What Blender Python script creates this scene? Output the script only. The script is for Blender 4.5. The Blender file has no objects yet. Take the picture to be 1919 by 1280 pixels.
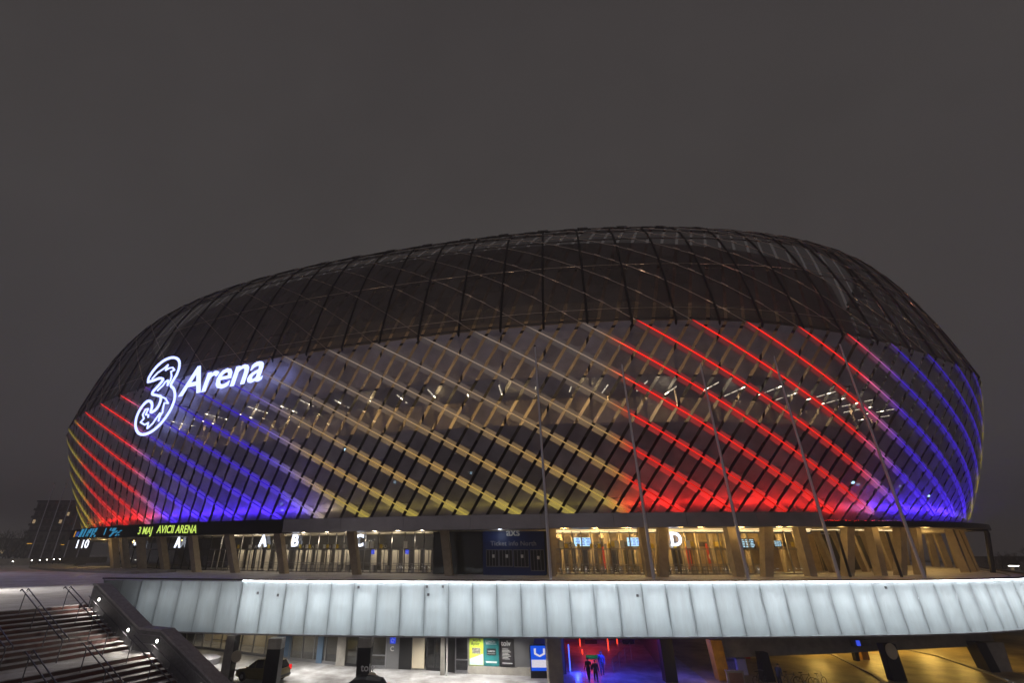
import bpy, bmesh, math, random
import numpy as np
from mathutils import Vector, Matrix
R = math.radians
random.seed(7); rt = random.Random(5)
C = bpy.context.scene
COL = C.collection

# ------------------------------------------------------------ camera, sky, exposure
F, PX0, PY0, PITCH = 870.0, 870.0, 640.0, R(24.25)
cd = bpy.data.cameras.new('camera'); cam = bpy.data.objects.new('camera', cd); COL.objects.link(cam)
cam.location = (0, 0, 0); cam.rotation_euler = (R(90) + PITCH, 0, 0)
cd.sensor_width = 36; cd.lens = 36 * F / 1919; cd.shift_x = (959.5 - PX0) / 1919
cd.clip_start = 0.1; cd.clip_end = 3000
C.camera = cam
C.view_settings.view_transform = 'Standard'; C.view_settings.look = 'None'
C.view_settings.exposure = 0; C.view_settings.gamma = 1
C.cycles.use_denoising = True
C.cycles.max_bounces = 6; C.cycles.transparent_max_bounces = 12
C.cycles.sample_clamp_indirect = 3.0
try: C.cycles.use_light_tree = True
except Exception: pass

world = bpy.data.worlds.new('World'); C.world = world; world.use_nodes = True
nt = world.node_tree; N = nt.nodes; bg = N['Background']
tc = N.new('ShaderNodeTexCoord'); sep = N.new('ShaderNodeSeparateXYZ'); nt.links.new(tc.outputs['Generated'], sep.inputs[0])
ramp = N.new('ShaderNodeValToRGB'); nt.links.new(sep.outputs['Z'], ramp.inputs[0])
e = ramp.color_ramp.elements                      # low night overcast lit from below by the city
e[0].position = 0.0; e[0].color = (.054, .0475, .050, 1)
e[1].position = 1.0; e[1].color = (.050, .0445, .0445, 1)
for p, c in ((.12, (.062, .0565, .058)), (.3, (.060, .0545, .0545)), (.6, (.059, .0535, .0525))):
    q = e.new(p); q.color = (*c, 1)
nz = N.new('ShaderNodeTexNoise'); nz.inputs['Scale'].default_value = 2.6; nz.inputs['Detail'].default_value = 9; nz.inputs['Roughness'].default_value = .6
nt.links.new(tc.outputs['Generated'], nz.inputs['Vector'])
mr = N.new('ShaderNodeMapRange'); mr.inputs[3].default_value = .82; mr.inputs[4].default_value = 1.18
nt.links.new(nz.outputs[0], mr.inputs[0])
vm = N.new('ShaderNodeVectorMath'); vm.operation = 'SCALE'
nt.links.new(ramp.outputs[0], vm.inputs[0]); nt.links.new(mr.outputs[0], vm.inputs['Scale'])
nt.links.new(vm.outputs[0], bg.inputs[0]); bg.inputs[1].default_value = 1.0

# very soft fill sun, added behind the camera to brighten the facade
sl_ = bpy.data.lights.new('fill_sun', 'SUN'); sl_.energy = .15; sl_.angle = R(70); sl_.color = (1, .90, .98)
sun = bpy.data.objects.new('fill_sun', sl_); COL.objects.link(sun); sun.rotation_euler = (R(72), 0, R(-14))

# ------------------------------------------------------------ picture <-> world helpers
cp, sp_ = math.cos(PITCH), math.sin(PITCH)
def ray(px, py):
    u = (px - PX0) / F; v = (PY0 - py) / F
    return Vector((u, cp - v * sp_, sp_ + v * cp))
def atz(px, py, z): d = ray(px, py); return d * (z / d.z)
def aty(px, py, y): d = ray(px, py); return d * (y / d.y)
def projx(P): P = np.asarray(P); return PX0 + F * P[..., 0] / (P[..., 1] * cp + P[..., 2] * sp_)

ZF, ZG = -2.64, -10.3        # podium deck, street

# ------------------------------------------------------------ materials
M = {}
def mat(name, col, rough=.6, metal=0, noise=0, scale=5, bump=0, col2=None, spec=.5, emit=None, estr=1):
    m = bpy.data.materials.new(name); m.use_nodes = True; M[name] = m
    t = m.node_tree; b = t.nodes['Principled BSDF']
    b.inputs['Base Color'].default_value = (*col, 1); b.inputs['Roughness'].default_value = rough
    b.inputs['Metallic'].default_value = metal
    b.inputs['Specular IOR Level'].default_value = spec
    if noise or col2 or bump:
        g = t.nodes.new('ShaderNodeNewGeometry')
        n = t.nodes.new('ShaderNodeTexNoise'); n.inputs['Scale'].default_value = scale; n.inputs['Detail'].default_value = 6; n.inputs['Roughness'].default_value = .65
        t.links.new(g.outputs['Position'], n.inputs['Vector'])
        if noise or col2:
            c2 = col2 or tuple(x * (1 - noise) for x in col); c1 = col if col2 else tuple(min(1, x * (1 + noise)) for x in col)
            r = t.nodes.new('ShaderNodeValToRGB'); r.color_ramp.elements[0].position = .36; r.color_ramp.elements[1].position = .64
            r.color_ramp.elements[0].color = (*c2, 1); r.color_ramp.elements[1].color = (*c1, 1)
            t.links.new(n.outputs[0], r.inputs[0]); t.links.new(r.outputs[0], b.inputs['Base Color'])
        if bump:
            bu = t.nodes.new('ShaderNodeBump'); bu.inputs['Strength'].default_value = bump; bu.inputs['Distance'].default_value = .05
            t.links.new(n.outputs[0], bu.inputs['Height']); t.links.new(bu.outputs[0], b.inputs['Normal'])
    if emit:
        b.inputs['Emission Color'].default_value = (*emit, 1); b.inputs['Emission Strength'].default_value = estr
    return m
def emis(name, col, s=1):
    m = bpy.data.materials.new(name); m.use_nodes = True; M[name] = m
    t = m.node_tree; t.nodes.clear(); o = t.nodes.new('ShaderNodeOutputMaterial'); em = t.nodes.new('ShaderNodeEmission')
    em.inputs[0].default_value = (*col, 1); em.inputs[1].default_value = s; t.links.new(em.outputs[0], o.inputs[0]); return m
def emis_attr(name, s):
    m = emis(name, (1, 1, 1), s); t = m.node_tree
    a = t.nodes.new('ShaderNodeAttribute'); a.attribute_name = 'led'
    t.links.new(a.outputs['Color'], t.nodes['Emission'].inputs[0]); return m
def perforated(name, col, rough, openness, metal=.5):
    m = mat(name, col, rough, metal); t = m.node_tree
    b = t.nodes['Principled BSDF']
    at_ = t.nodes.new('ShaderNodeAttribute'); at_.attribute_name = 'led'; gg = t.nodes.new('ShaderNodeNewGeometry')
    n1 = t.nodes.new('ShaderNodeTexNoise'); n1.inputs['Scale'].default_value = .5; n1.inputs['Detail'].default_value = 5; t.links.new(gg.outputs['Position'], n1.inputs['Vector'])
    r1 = t.nodes.new('ShaderNodeMapRange'); r1.inputs[1].default_value = .3; r1.inputs[2].default_value = .7; r1.inputs[3].default_value = .75; r1.inputs[4].default_value = 1.2; t.links.new(n1.outputs[0], r1.inputs[0])
    v1 = t.nodes.new('ShaderNodeVectorMath'); v1.operation = 'SCALE'; t.links.new(at_.outputs['Color'], v1.inputs[0]); t.links.new(r1.outputs[0], v1.inputs['Scale'])
    v2 = t.nodes.new('ShaderNodeVectorMath'); v2.operation = 'MULTIPLY'; v2.inputs[1].default_value = col; t.links.new(v1.outputs[0], v2.inputs[0]); t.links.new(v2.outputs[0], b.inputs['Base Color'])
    o = t.nodes['Material Output']
    tr = t.nodes.new('ShaderNodeBsdfTransparent'); mx = t.nodes.new('ShaderNodeMixShader'); mx.inputs[0].default_value = openness
    t.links.new(b.outputs[0], mx.inputs[1]); t.links.new(tr.outputs[0], mx.inputs[2]); t.links.new(mx.outputs[0], o.inputs[0]); return m
def glass(name, tint, refl=.1, rough=.03):
    m = bpy.data.materials.new(name); m.use_nodes = True; M[name] = m; t = m.node_tree; t.nodes.clear()
    o = t.nodes.new('ShaderNodeOutputMaterial'); tr = t.nodes.new('ShaderNodeBsdfTransparent'); tr.inputs[0].default_value = (*tint, 1)
    g = t.nodes.new('ShaderNodeBsdfGlossy'); g.inputs['Roughness'].default_value = rough
    mx = t.nodes.new('ShaderNodeMixShader'); mx.inputs[0].default_value = refl
    t.links.new(tr.outputs[0], mx.inputs[1]); t.links.new(g.outputs[0], mx.inputs[2]); t.links.new(mx.outputs[0], o.inputs[0]); return m

mat('snow', (.78, .78, .82), .6, noise=.0, scale=.55, bump=.3, col2=(.50, .48, .50))
mat('snow_stair', (.62, .62, .67), .7, scale=1.4, bump=.3, col2=(.34, .32, .33))
mat('wet_street', (.40, .40, .41), .45, scale=.7, bump=.2, col2=(.16, .15, .15))
mat('asphalt', (.06, .06, .065), .35, scale=.6, bump=.2, col2=(.12, .115, .11))
mat('riser', (.11, .026, .02), .6, scale=.8, col2=(.085, .06, .06))
mat('granite', (.14, .14, .155), .45, noise=.25, scale=9)
mat('coping', (.34, .33, .36), .6, noise=.18, scale=6)
mat('concrete', (.33, .31, .28), .75, noise=.16, scale=1.5, bump=.15)
mat('concrete_warm', (.36, .30, .22), .75, noise=.14, scale=1.5, bump=.1)
mat('dark_paint', (.012, .012, .014), .5)
mat('dark_metal', (.03, .03, .034), .4, .6)
mat('rib_steel', (.022, .02, .02), .5, .3)
mat('steel', (.42, .42, .45), .35, .9, noise=.1, scale=4)
mat('rail_steel', (.16, .16, .19), .35, .8)
mat('fascia_metal', (.36, .34, .35), .26, .5, noise=.18, scale=.25)
mat('flag_pole', (.75, .75, .82), .4, .1)
mat('soffit', (.50, .45, .36), .6)
mat('tan_wall', (.42, .33, .22), .8, noise=.15, scale=.3)
mat('dark_wall', (.045, .045, .045), .6, noise=.2, scale=.5)
mat('glass_panel_dark', (.03, .036, .034), .12)
mat('roof_dark', (.11, .096, .09), .8, noise=.5, scale=.4)
mat('beige', (.55, .48, .36), .7)
mat('door_white', (.62, .58, .50), .5)
mat('booth_blue', (.012, .035, .16), .45, noise=.1, scale=1)
mat('blue_panel', (.10, .17, .27), .35, .2, noise=.12, scale=.8)
mat('frame_grey', (.22, .22, .23), .4, .5)
mat('yellow_sign', (.75, .55, .03), .5); mat('white_sign', (.8, .8, .76), .5)
mat('black', (.008, .008, .009), .35)
mat('led_black', (.006, .006, .009), .7, spec=.1)
mat('yellow_lit_column', (.50, .26, .02), .6, noise=.2, scale=2)  # yellow of the tunnel light put into the column colour
mat('tunnel_floor', (.40, .33, .19), .5, scale=.22, bump=.3, col2=(.09, .075, .045))
mat('crown_plate', (.05, .043, .04), .6, .3)
mat('seam', (.10, .11, .12), .6)
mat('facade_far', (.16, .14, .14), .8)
mat('bark', (.02, .017, .016), .9)
perforated('perf_lower', (.44, .41, .47), .34, .15, .35)
perforated('perf_upper', (.125, .113, .106), .42, .28, .35)
glass('glass', (.88, .9, .9), .10); glass('glass_dim', (.55, .58, .60), .16)
mat('led_panel', (.40, .38, .40), .4, .2); a_ = M['led_panel'].node_tree.nodes.new('ShaderNodeAttribute'); a_.attribute_name = 'led'
b_ = M['led_panel'].node_tree.nodes['Principled BSDF']; b_.inputs['Emission Strength'].default_value = 1; M['led_panel'].node_tree.links.new(a_.outputs['Color'], b_.inputs['Emission Color'])
emis_attr('led_tube', 1.0)
emis_attr('uplight_led', 1.0)
emis('sign_white', (.95, 1.1, 2.6), 1.1); emis('letter_white', (.8, .86, 1.0), 2.2)
emis('lime_led', (.62, .85, .14), 1.1); emis('cyan_led', (.06, .42, .75), .6); emis('orange_led', (.9, .4, .06), .7); emis('blue_led', (.03, .10, .4), .8)
emis('tube_white', (1, .87, .66), 5); emis('tube_warm', (1, .78, .42), 1.7); emis('lamp_white', (1, .95, .85), 14)
emis('screen_blue', (.05, .10, .9), .9); emis('screen_cyan', (.5, .8, 1), 1.6)
emis('neon_red', (1, .05, .02), 2.6); emis('neon_blue', (.05, .12, 1), 3); emis('amber', (1, .5, .06), 1.2); emis('red_small', (1, .03, .02), 2)
emis('win_warm', (1, .72, .4), .45)

# ------------------------------------------------------------ mesh builder, tagging
class MB:
    def __init__(s): s.v = []; s.f = []; s.m = []; s.c = []; s.mi = 0; s.col = None
    def quad(s, a, b, c, d): s.poly([a, b, c, d])
    def poly(s, pts, cols=None):
        i = len(s.v); s.v += [tuple(p) for p in pts]; s.f.append(tuple(range(i, i + len(pts)))); s.m.append(s.mi)
        s.c += cols if cols else [s.col or (0, 0, 0)] * len(pts)
    def hexa(s, b, t):            # bottom loop (ccw from above), top loop
        n = len(b); s.poly(list(reversed(b))); s.poly(t)
        for i in range(n): j = (i + 1) % n; s.poly([b[i], b[j], t[j], t[i]])
    def box(s, c, size, X=(1, 0, 0), Y=(0, 1, 0), Z=(0, 0, 1)):
        c = Vector(c); X, Y, Z = Vector(X) * size[0] / 2, Vector(Y) * size[1] / 2, Vector(Z) * size[2] / 2
        s.hexa([c - X - Y - Z, c + X - Y - Z, c + X + Y - Z, c - X + Y - Z], [c - X - Y + Z, c + X - Y + Z, c + X + Y + Z, c - X + Y + Z])
    def tube(s, pts, r, n=6, r1=None, cap=True):
        pts = [Vector(p) for p in pts]; rings = []
        for i, p in enumerate(pts):
            d = (pts[min(i + 1, len(pts) - 1)] - pts[max(i - 1, 0)]).normalized()
            a = d.orthogonal().normalized() if i == 0 else (rings_a - d * rings_a.dot(d)).normalized()
            rings_a = a; b = d.cross(a); rr = r if r1 is None else r + (r1 - r) * i / (len(pts) - 1)
            rings.append([p + (a * math.cos(k * 2 * math.pi / n) + b * math.sin(k * 2 * math.pi / n)) * rr for k in range(n)])
        for i in range(len(rings) - 1):
            for k in range(n): j = (k + 1) % n; s.quad(rings[i][k], rings[i][j], rings[i + 1][j], rings[i + 1][k])
        if cap: s.poly(list(reversed(rings[0]))); s.poly(rings[-1])
    def lathe(s, c, prof, axis=(0, 0, 1), n=16):
        ax = Vector(axis).normalized(); a = ax.orthogonal().normalized(); b = ax.cross(a); c = Vector(c)
        rg = [[c + ax * h + (a * math.cos(k * 2 * math.pi / n) + b * math.sin(k * 2 * math.pi / n)) * r for k in range(n)] for r, h in prof]
        for i in range(len(rg) - 1):
            for k in range(n): j = (k + 1) % n; s.quad(rg[i][k], rg[i][j], rg[i + 1][j], rg[i + 1][k])
        s.poly(list(reversed(rg[0]))); s.poly(rg[-1])
    def prism(s, pts, off):       # polygon extruded by off
        off = Vector(off); a = [Vector(p) for p in pts]; b = [p + off for p in a]
        s.poly(list(reversed(a))); s.poly(b)
        for i in range(len(a)): j = (i + 1) % len(a); s.quad(a[i], a[j], b[j], b[i])
    def build(s, name, mats, parent=None, smooth=False, attr=False, weld=False):
        me = bpy.data.meshes.new(name); me.from_pydata(s.v, [], s.f)
        for m in (mats if isinstance(mats, (list, tuple)) else [mats]): me.materials.append(M[m])
        me.polygons.foreach_set('material_index', s.m)
        if smooth: me.polygons.foreach_set('use_smooth', [True] * len(s.f))
        if attr:
            a = me.attributes.new('led', 'FLOAT_COLOR', 'POINT')
            a.data.foreach_set('color', [x for c in s.c for x in (*c[:3], 1)])
        if weld:
            bm = bmesh.new(); bm.from_mesh(me); bmesh.ops.remove_doubles(bm, verts=bm.verts, dist=.0005); bmesh.ops.recalc_face_normals(bm, faces=bm.faces); bm.to_mesh(me); bm.free()
        me.update(); o = bpy.data.objects.new(name, me); COL.objects.link(o)
        if parent: o.parent = parent; o.matrix_parent_inverse = wmat(parent).inverted()
        return o
def wmat(p):
    m = p.matrix_basis.copy()
    return wmat(p.parent) @ p.matrix_parent_inverse @ m if p.parent else m
def tag(o, label=None, cat=None, group=None, kind=None):
    if label: o['label'] = label
    if cat: o['category'] = cat
    if group: o['group'] = group
    if kind: o['kind'] = kind
    return o
def thing(name, label, cat, loc=(0, 0, 0), group=None):
    o = bpy.data.objects.new(name, None); o.empty_display_size = .3; COL.objects.link(o); o.location = loc
    return tag(o, label, cat, group)
def dup(root, loc=None, label=None, rz=None):
    def cpy(o, p):
        c = o.copy(); COL.objects.link(c)
        if p: c.parent = p; c.matrix_parent_inverse = o.matrix_parent_inverse.copy()
        for ch in list(o.children): cpy(ch, c)
        return c
    r = cpy(root, None)
    if loc is not None: r.location = loc
    if label: r['label'] = label
    if rz is not None: r.rotation_euler = (0, 0, rz)
    return r
def lamp(name, kind, loc, energy, col, size=.2, target=None, parent=None, spot=None, size_y=None):
    l = bpy.data.lights.new(name, kind); l.energy = energy; l.color = col
    if kind == 'AREA':
        l.size = size
        if size_y: l.shape = 'RECTANGLE'; l.size_y = size_y
    else: l.shadow_soft_size = size
    if kind == 'SPOT' and spot: l.spot_size = R(spot); l.spot_blend = .8
    o = bpy.data.objects.new(name, l); COL.objects.link(o); o.location = loc
    if target is not None: o.rotation_euler = (Vector(target) - Vector(loc)).to_track_quat('-Z', 'Y').to_euler()
    if parent: o.parent = parent; o.matrix_parent_inverse = wmat(parent).inverted()
    return o
def text(s, size, mats, parent, org, X, Y, depth=.03, shear=0, bold=0, name='lettering', align='LEFT', sx=1.0, space=1.0):
    cu = bpy.data.curves.new('t', 'FONT'); cu.body = s; cu.size = size; cu.extrude = depth / 2; cu.shear = shear; cu.offset = bold * size
    cu.align_x = align; cu.resolution_u = 3; cu.space_character = space
    o = bpy.data.objects.new('t', cu); COL.objects.link(o)
    me = bpy.data.meshes.new_from_object(o.evaluated_get(bpy.context.evaluated_depsgraph_get()))
    bpy.data.objects.remove(o)
    X = Vector(X).normalized(); Y = Vector(Y).normalized(); Z = X.cross(Y).normalized(); org = Vector(org)
    for v in me.vertices: v.co = org + X * v.co.x * sx + Y * v.co.y + Z * (v.co.z + depth / 2)
    me.materials.clear(); me.materials.append(M[mats]); me.name = name
    ob = bpy.data.objects.new(name, me); COL.objects.link(ob)
    if parent: ob.parent = parent; ob.matrix_parent_inverse = wmat(parent).inverted()
    return ob

# ------------------------------------------------------------ the arena's curved surface
W = [3.907, 117.949, 85.301, 59.864, -0.23, 2.284, 7.023, 20.741, 4.447, 3.467, 36.356, -1.735, 45.854, 3.599, 1.297, 1.323, 0.691, -2.315, 1.764, 0.311]
TH0, SG0, D1, E1, D2, E2, D3, E3 = 5.611, 0.341, 0.369, -3.124, 0.041, 1.158, -0.164, 0.216   # the firmer right shoulder
NTH = 2880
TH = np.linspace(0, 2 * np.pi, NTH + 1)[:-1]
def ring(off, z, k=0., k2=0., do=0., dz=0.):
    gsh = np.exp(-(((TH - TH0 + np.pi) % (2 * np.pi) - np.pi) / SG0) ** 2); off = off + do * gsh
    cx, cy, a, b, phi, n = W[:6]
    ct, st = np.cos(TH), np.sin(TH)
    x = a * np.sign(ct) * abs(ct) ** (2 / n); y = b * np.sign(st) * abs(st) ** (2 / n)
    nx = np.sign(x) * abs(x / a) ** (n - 1) / a; ny = np.sign(y) * abs(y / b) ** (n - 1) / b
    l = np.hypot(nx, ny) + 1e-12; x = x + off * nx / l; y = y + off * ny / l
    c_, s_ = math.cos(phi), math.sin(phi)
    X = cx + c_ * x - s_ * y; Y = cy + s_ * x + c_ * y
    return np.stack([X, Y, np.full_like(X, z) + dz * gsh + k * X / 50 + k2 * (Y - cy) / 50], -1)
oc, zc, om, on, zn, orr, zr, zg, kc, kr, kn, kc2, kr2, kg = W[6:]
RS = [ring(0, zg, kg), ring(om, zg + .55 * (zc - zg), kc * .5, kc2 * .5, D1 * .55, E1 * .55), ring(oc, zc, kc, kc2, D1, E1), ring(on, zn, kn, (kc2 + kr2) / 2, D2, E2), ring(orr, zr, kr, kr2, D3, E3)]
def prof(v):
    A, B, D, t, m = (*RS[0:3], v, .55) if v <= 1 else (*RS[2:5], v - 1, .5)
    return A * ((t - m) * (t - 1) / m) + B * (t * (t - 1) / (m * (m - 1))) + D * (t * (t - m) / (1 - m))
mid = prof(.5); seg = np.linalg.norm(np.roll(mid, -1, 0) - mid, axis=1); LP = seg.sum()
arc = np.concatenate([[0], np.cumsum(seg)])[:-1]; i0 = int(np.argmin(mid[:, 1]))
order = np.roll(np.arange(NTH), -i0); sA = (arc[order] - arc[i0]) % LP
sA3 = np.concatenate([sA - LP, sA, sA + LP]); iA3 = np.concatenate([np.arange(NTH) - NTH, np.arange(NTH), np.arange(NTH) + NTH]) + i0
def s2i(s): return np.interp(s, sA3, iA3)
_pc = {}
def curve_at(Rg, s):
    i = float(s2i(s)); i_ = int(math.floor(i)); f = i - i_
    return Rg[i_ % NTH] * (1 - f) + Rg[(i_ + 1) % NTH] * f
def S(s, v, off=0.):
    key = round(v, 4)
    if key not in _pc: _pc[key] = prof(v)
    P = Vector(curve_at(_pc[key], s))
    if off:
        P2 = Vector(curve_at(_pc[key], s + .2)); v2 = v + .01 if v < 1.98 else v - .01
        k2 = round(v2, 4)
        if k2 not in _pc: _pc[k2] = prof(v2)
        Q = Vector(curve_at(_pc[k2], s)); up = (Q - P) * (1 if v2 > v else -1)
        P = P + (P2 - P).cross(up).normalized() * off
    return P
_rc = {}
def RP(s, off, z, tilt=False):
    key = round(off, 3)
    if key not in _rc: _rc[key] = ring(off, 0.)
    P = Vector(curve_at(_rc[key], s)); P.z = z + (kg * P.x / 50 if tilt else 0); return P
def RN(s):                                          # outward plan normal
    return (RP(s, 1, 0) - RP(s, 0, 0)).normalized()
def s_at(px, off, z, tilt=False, lo=-104, hi=62):
    ss = np.linspace(lo, hi, 700); xs = np.array([projx(RP(a, off, z, tilt)) for a in ss])
    k = np.argmin(xs[:350]); return float(np.interp(px, xs[k:], ss[k:]))
def srange(a, b, step):
    n = max(1, int(math.ceil((b - a) / step))); return [a + (b - a) * i / n for i in range(n + 1)]

# ------------------------------------------------------------ ground, deck, street
g = MB(); g.quad((-600, -60, ZG), (600, -60, ZG), (600, 900, ZG), (-600, 900, ZG)); tag(g.build('street_ground', 'wet_street'), kind='structure')

edge_px = [(196, 1083), (300, 1084), (450, 1085.6), (700, 1087.2), (1000, 1088), (1300, 1088), (1560, 1087.2), (1750, 1085.8), (1850, 1084), (1925, 1081)]
ZCAP = -2.42
edge = [atz(x, y, ZCAP) for x, y in edge_px]
def smooth_path(pts, n):
    pts = [Vector((p[0], p[1], 0)) for p in pts]; out = []
    for i in range(len(pts) - 1):
        a, b, c, d = pts[max(i - 1, 0)], pts[i], pts[i + 1], pts[min(i + 2, len(pts) - 1)]
        for k in range(n):
            t = k / n; out.append(.5 * ((2 * b) + (c - a) * t + (2 * a - 5 * b + 4 * c - d) * t * t + (3 * b - a - 3 * c + d) * t ** 3))
    return out + [pts[-1]]
E0 = smooth_path(edge + [Vector((66, 61, 0)), Vector((82, 81, 0)), Vector((110, 118, 0)), Vector((128, 165, 0))], 8)
def resample(path, step):
    out = [path[0]]; acc = 0
    for a, b in zip(path[:-1], path[1:]):
        L = (b - a).length; t = step - acc
        while t <= L: out.append(a + (b - a) * (t / L)); t += step
        acc = (acc + L) % step if L else acc
    return out
def subd(z): return [Vector((p.x, p.y, z)) for p in E0]
d = MB()
poly = subd(ZF) + [Vector((150, 320, ZF)), Vector((-260, 320, ZF)), Vector((-260, 20, ZF)), Vector((-27.5, 14.0, ZF)), Vector((-20.35, 28.8, ZF)), Vector((-20.1, 29.4, ZF))]
d.poly(poly)
tag(d.build('plaza', 'snow'), kind='structure')
# opal backlit panels along the deck edge
def opal(name):
    m = bpy.data.materials.new(name); m.use_nodes = True; M[name] = m; t = m.node_tree; t.nodes.clear()
    o = t.nodes.new('ShaderNodeOutputMaterial'); df = t.nodes.new('ShaderNodeBsdfDiffuse'); tl = t.nodes.new('ShaderNodeBsdfTranslucent'); gl = t.nodes.new('ShaderNodeBsdfGlossy')
    g = t.nodes.new('ShaderNodeNewGeometry'); n = t.nodes.new('ShaderNodeTexNoise'); n.inputs['Scale'].default_value = 1.6; n.inputs['Detail'].default_value = 8
    mp = t.nodes.new('ShaderNodeMapping'); mp.inputs['Scale'].default_value = (1.6, 1.6, .25)
    t.links.new(g.outputs['Position'], mp.inputs[0]); t.links.new(mp.outputs[0], n.inputs[0])
    r = t.nodes.new('ShaderNodeValToRGB'); r.color_ramp.elements[0].position = .3; r.color_ramp.elements[1].position = .62
    r.color_ramp.elements[0].color = (.60, .645, .66, 1); r.color_ramp.elements[1].color = (.66, .72, .745, 1)
    t.links.new(n.outputs[0], r.inputs[0]); t.links.new(r.outputs[0], df.inputs[0]); t.links.new(r.outputs[0], tl.inputs[0])
    a = t.nodes.new('ShaderNodeMixShader'); a.inputs[0].default_value = .5; t.links.new(df.outputs[0], a.inputs[1]); t.links.new(tl.outputs[0], a.inputs[2])
    b = t.nodes.new('ShaderNodeMixShader'); b.inputs[0].default_value = .05; gl.inputs['Roughness'].default_value = .25
    t.links.new(a.outputs[0], b.inputs[1]); t.links.new(gl.outputs[0], b.inputs[2]); t.links.new(b.outputs[0], o.inputs[0])
opal('opal_panel'); glass('clear_sheet', (.97, .98, .98), .02)
ZB = -6.7
pw = thing('podium_wall', 'long curved edge wall of backlit white panels under the arena deck', 'wall', (E0[0].x, E0[0].y, ZB))
pp = resample(E0, 2.12)
nrm = []
for i, p in enumerate(pp):
    t = (pp[min(i + 1, len(pp) - 1)] - pp[max(i - 1, 0)]).normalized(); nrm.append(Vector((t.y, -t.x, 0)))
def at(i, off, z): p = pp[i] + nrm[i] * off; return Vector((p.x, p.y, z))
capm, back, mul, lip = MB(), MB(), MB(), MB()
npan = 0; lit_pts = []
for i in range(len(pp) - 1):
    a, b = i, i + 1
    def hx(mb, o0, o1, z0, z1, a=a, b=b):
        mb.hexa([at(a, o1, z0), at(b, o1, z0), at(b, o0, z0), at(a, o0, z0)], [at(a, o1, z1), at(b, o1, z1), at(b, o0, z1), at(a, o0, z1)])
    hx(capm, -.45, .22, -2.53, ZCAP)
    hx(back, -1.75, -1.6, ZB, -2.55); hx(back, -1.6, .0, ZB - .12, ZB - .01)
    hx(lip, .0, .10, ZB - .12, ZB)
    x = projx((pp[a] + pp[b]) / 2 + Vector((0, 0, -4)))
    if i < 48:
        p = MB(); A0, B0 = at(a, 0, 0), at(b, 0, 0); t = (B0 - A0).normalized() * .012
        q = [A0 + t, B0 - t]; n_ = (nrm[a] + nrm[b]).normalized() * .04
        p.hexa([Vector((v.x, v.y, ZB + .012)) for v in (q[0] + n_, q[1] + n_, q[1], q[0])], [Vector((v.x, v.y, -2.62)) for v in (q[0] + n_, q[1] + n_, q[1], q[0])]); p.m = [1, 1, 0, 1, 1, 1]
        p.build('wall_panel', ['opal_panel', 'clear_sheet'], pw)
    else: hx(lip, 0, .04, ZB, -2.62)
    mul.box(at(a, -.045, (ZB - 2.6) / 2), (.07, .07, -2.6 - ZB), nrm[a].cross(Vector((0, 0, 1))), nrm[a])
    if 250 < x < 1990 and i < 46 and nrm[i].y < -.1: lit_pts.append((i, x))
for px, py in ((485, 1112), (523, 1116), (800, 1100), (830, 1100), (803, 1115), (1193, 1117), (672, 1101), (1660, 1102)):
    for i in range(len(pp) - 1):
        xa_, xb_ = projx((*pp[i][:2], -3.2)), projx((*pp[i + 1][:2], -3.2))
        if xa_ <= px < xb_:
            t_ = (px - xa_) / (xb_ - xa_); c = pp[i].lerp(pp[i + 1], t_) + nrm[i] * .06; c.z = aty(px, py, c.y).z; mb = MB(); mb.box(c, (.2, .05, .22), nrm[i].cross(Vector((0, 0, 1))), nrm[i]); mb.build('access_plate', 'frame_grey', pw); break
capm.build('coping', 'dark_metal', pw); back.build('back_box', 'frame_grey', pw); mul.build('panel_joint', 'seam', pw); lip.build('bottom_trim', 'coping', pw)
strip = MB()
for i, x in lit_pts:
    m_ = (at(i, -1.05, -4.0) + at(i + 1, -1.05, -4.0)) / 2
    k_ = 1.0 if x > 470 else .3
    lamp('panel_lamp', 'POINT', m_ - (nrm[i] + nrm[i + 1]) * .03, 88 * k_ * rt.uniform(.75, 1.15), (.95, .98, 1.0), .25, parent=pw)
    lamp('panel_lamp', 'POINT', m_ - (nrm[i] + nrm[i + 1]) * .15 - Vector((0, 0, 1.7)), 54 * k_, (.9, .97, 1.0), .4, parent=pw)
    if x < 470: continue
    strip.hexa([at(i, .19, -2.56), at(i + 1, .19, -2.56), at(i + 1, .13, -2.56), at(i, .13, -2.56)], [at(i, .19, -2.535), at(i + 1, .19, -2.535), at(i + 1, .13, -2.535), at(i, .13, -2.535)])
emis('led_cool', (.9, .96, 1), 30); strip.build('light_strip', 'led_cool', pw)

# ------------------------------------------------------------ the arena
ar = thing('arena', 'huge oval arena clad in perforated metal with red, blue and yellow light lines', 'arena', (5, 118, ZF))
GAP, PITCHP, LEAN = .40, LP / 240, 14.0
def gapline(k, v): return PITCHP * k + LEAN * min(v, 1) + 9 * max(0, v - 1)
NS = 80; SP = LP / NS
def sstrip(j, v): return SP * j - 35.5 * v
SMIN, SMAX = -150, 110                                 # the far side is closed by a plain shell
def lerp3(a, b, t): return tuple(a[i] + (b[i] - a[i]) * t for i in range(3))
YEL, RED, BLU, MAG, WHT = (.66, .52, .06), (1.0, .02, .012), (.075, .022, 1.0), (.75, .22, .55), (.42, .34, .27)
stops = [(-200, YEL), (-97.5, YEL), (-93.5, RED), (-77, RED), (-74.2, (.8, .25, .5)), (-71.5, BLU), (-49, BLU), (-44, (.38, .30, .52)), (-40, YEL), (-9.5, YEL), (-6, RED), (21.5, RED), (24.5, MAG), (28, BLU), (49.5, BLU), (51.5, YEL), (200, YEL)]
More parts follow.
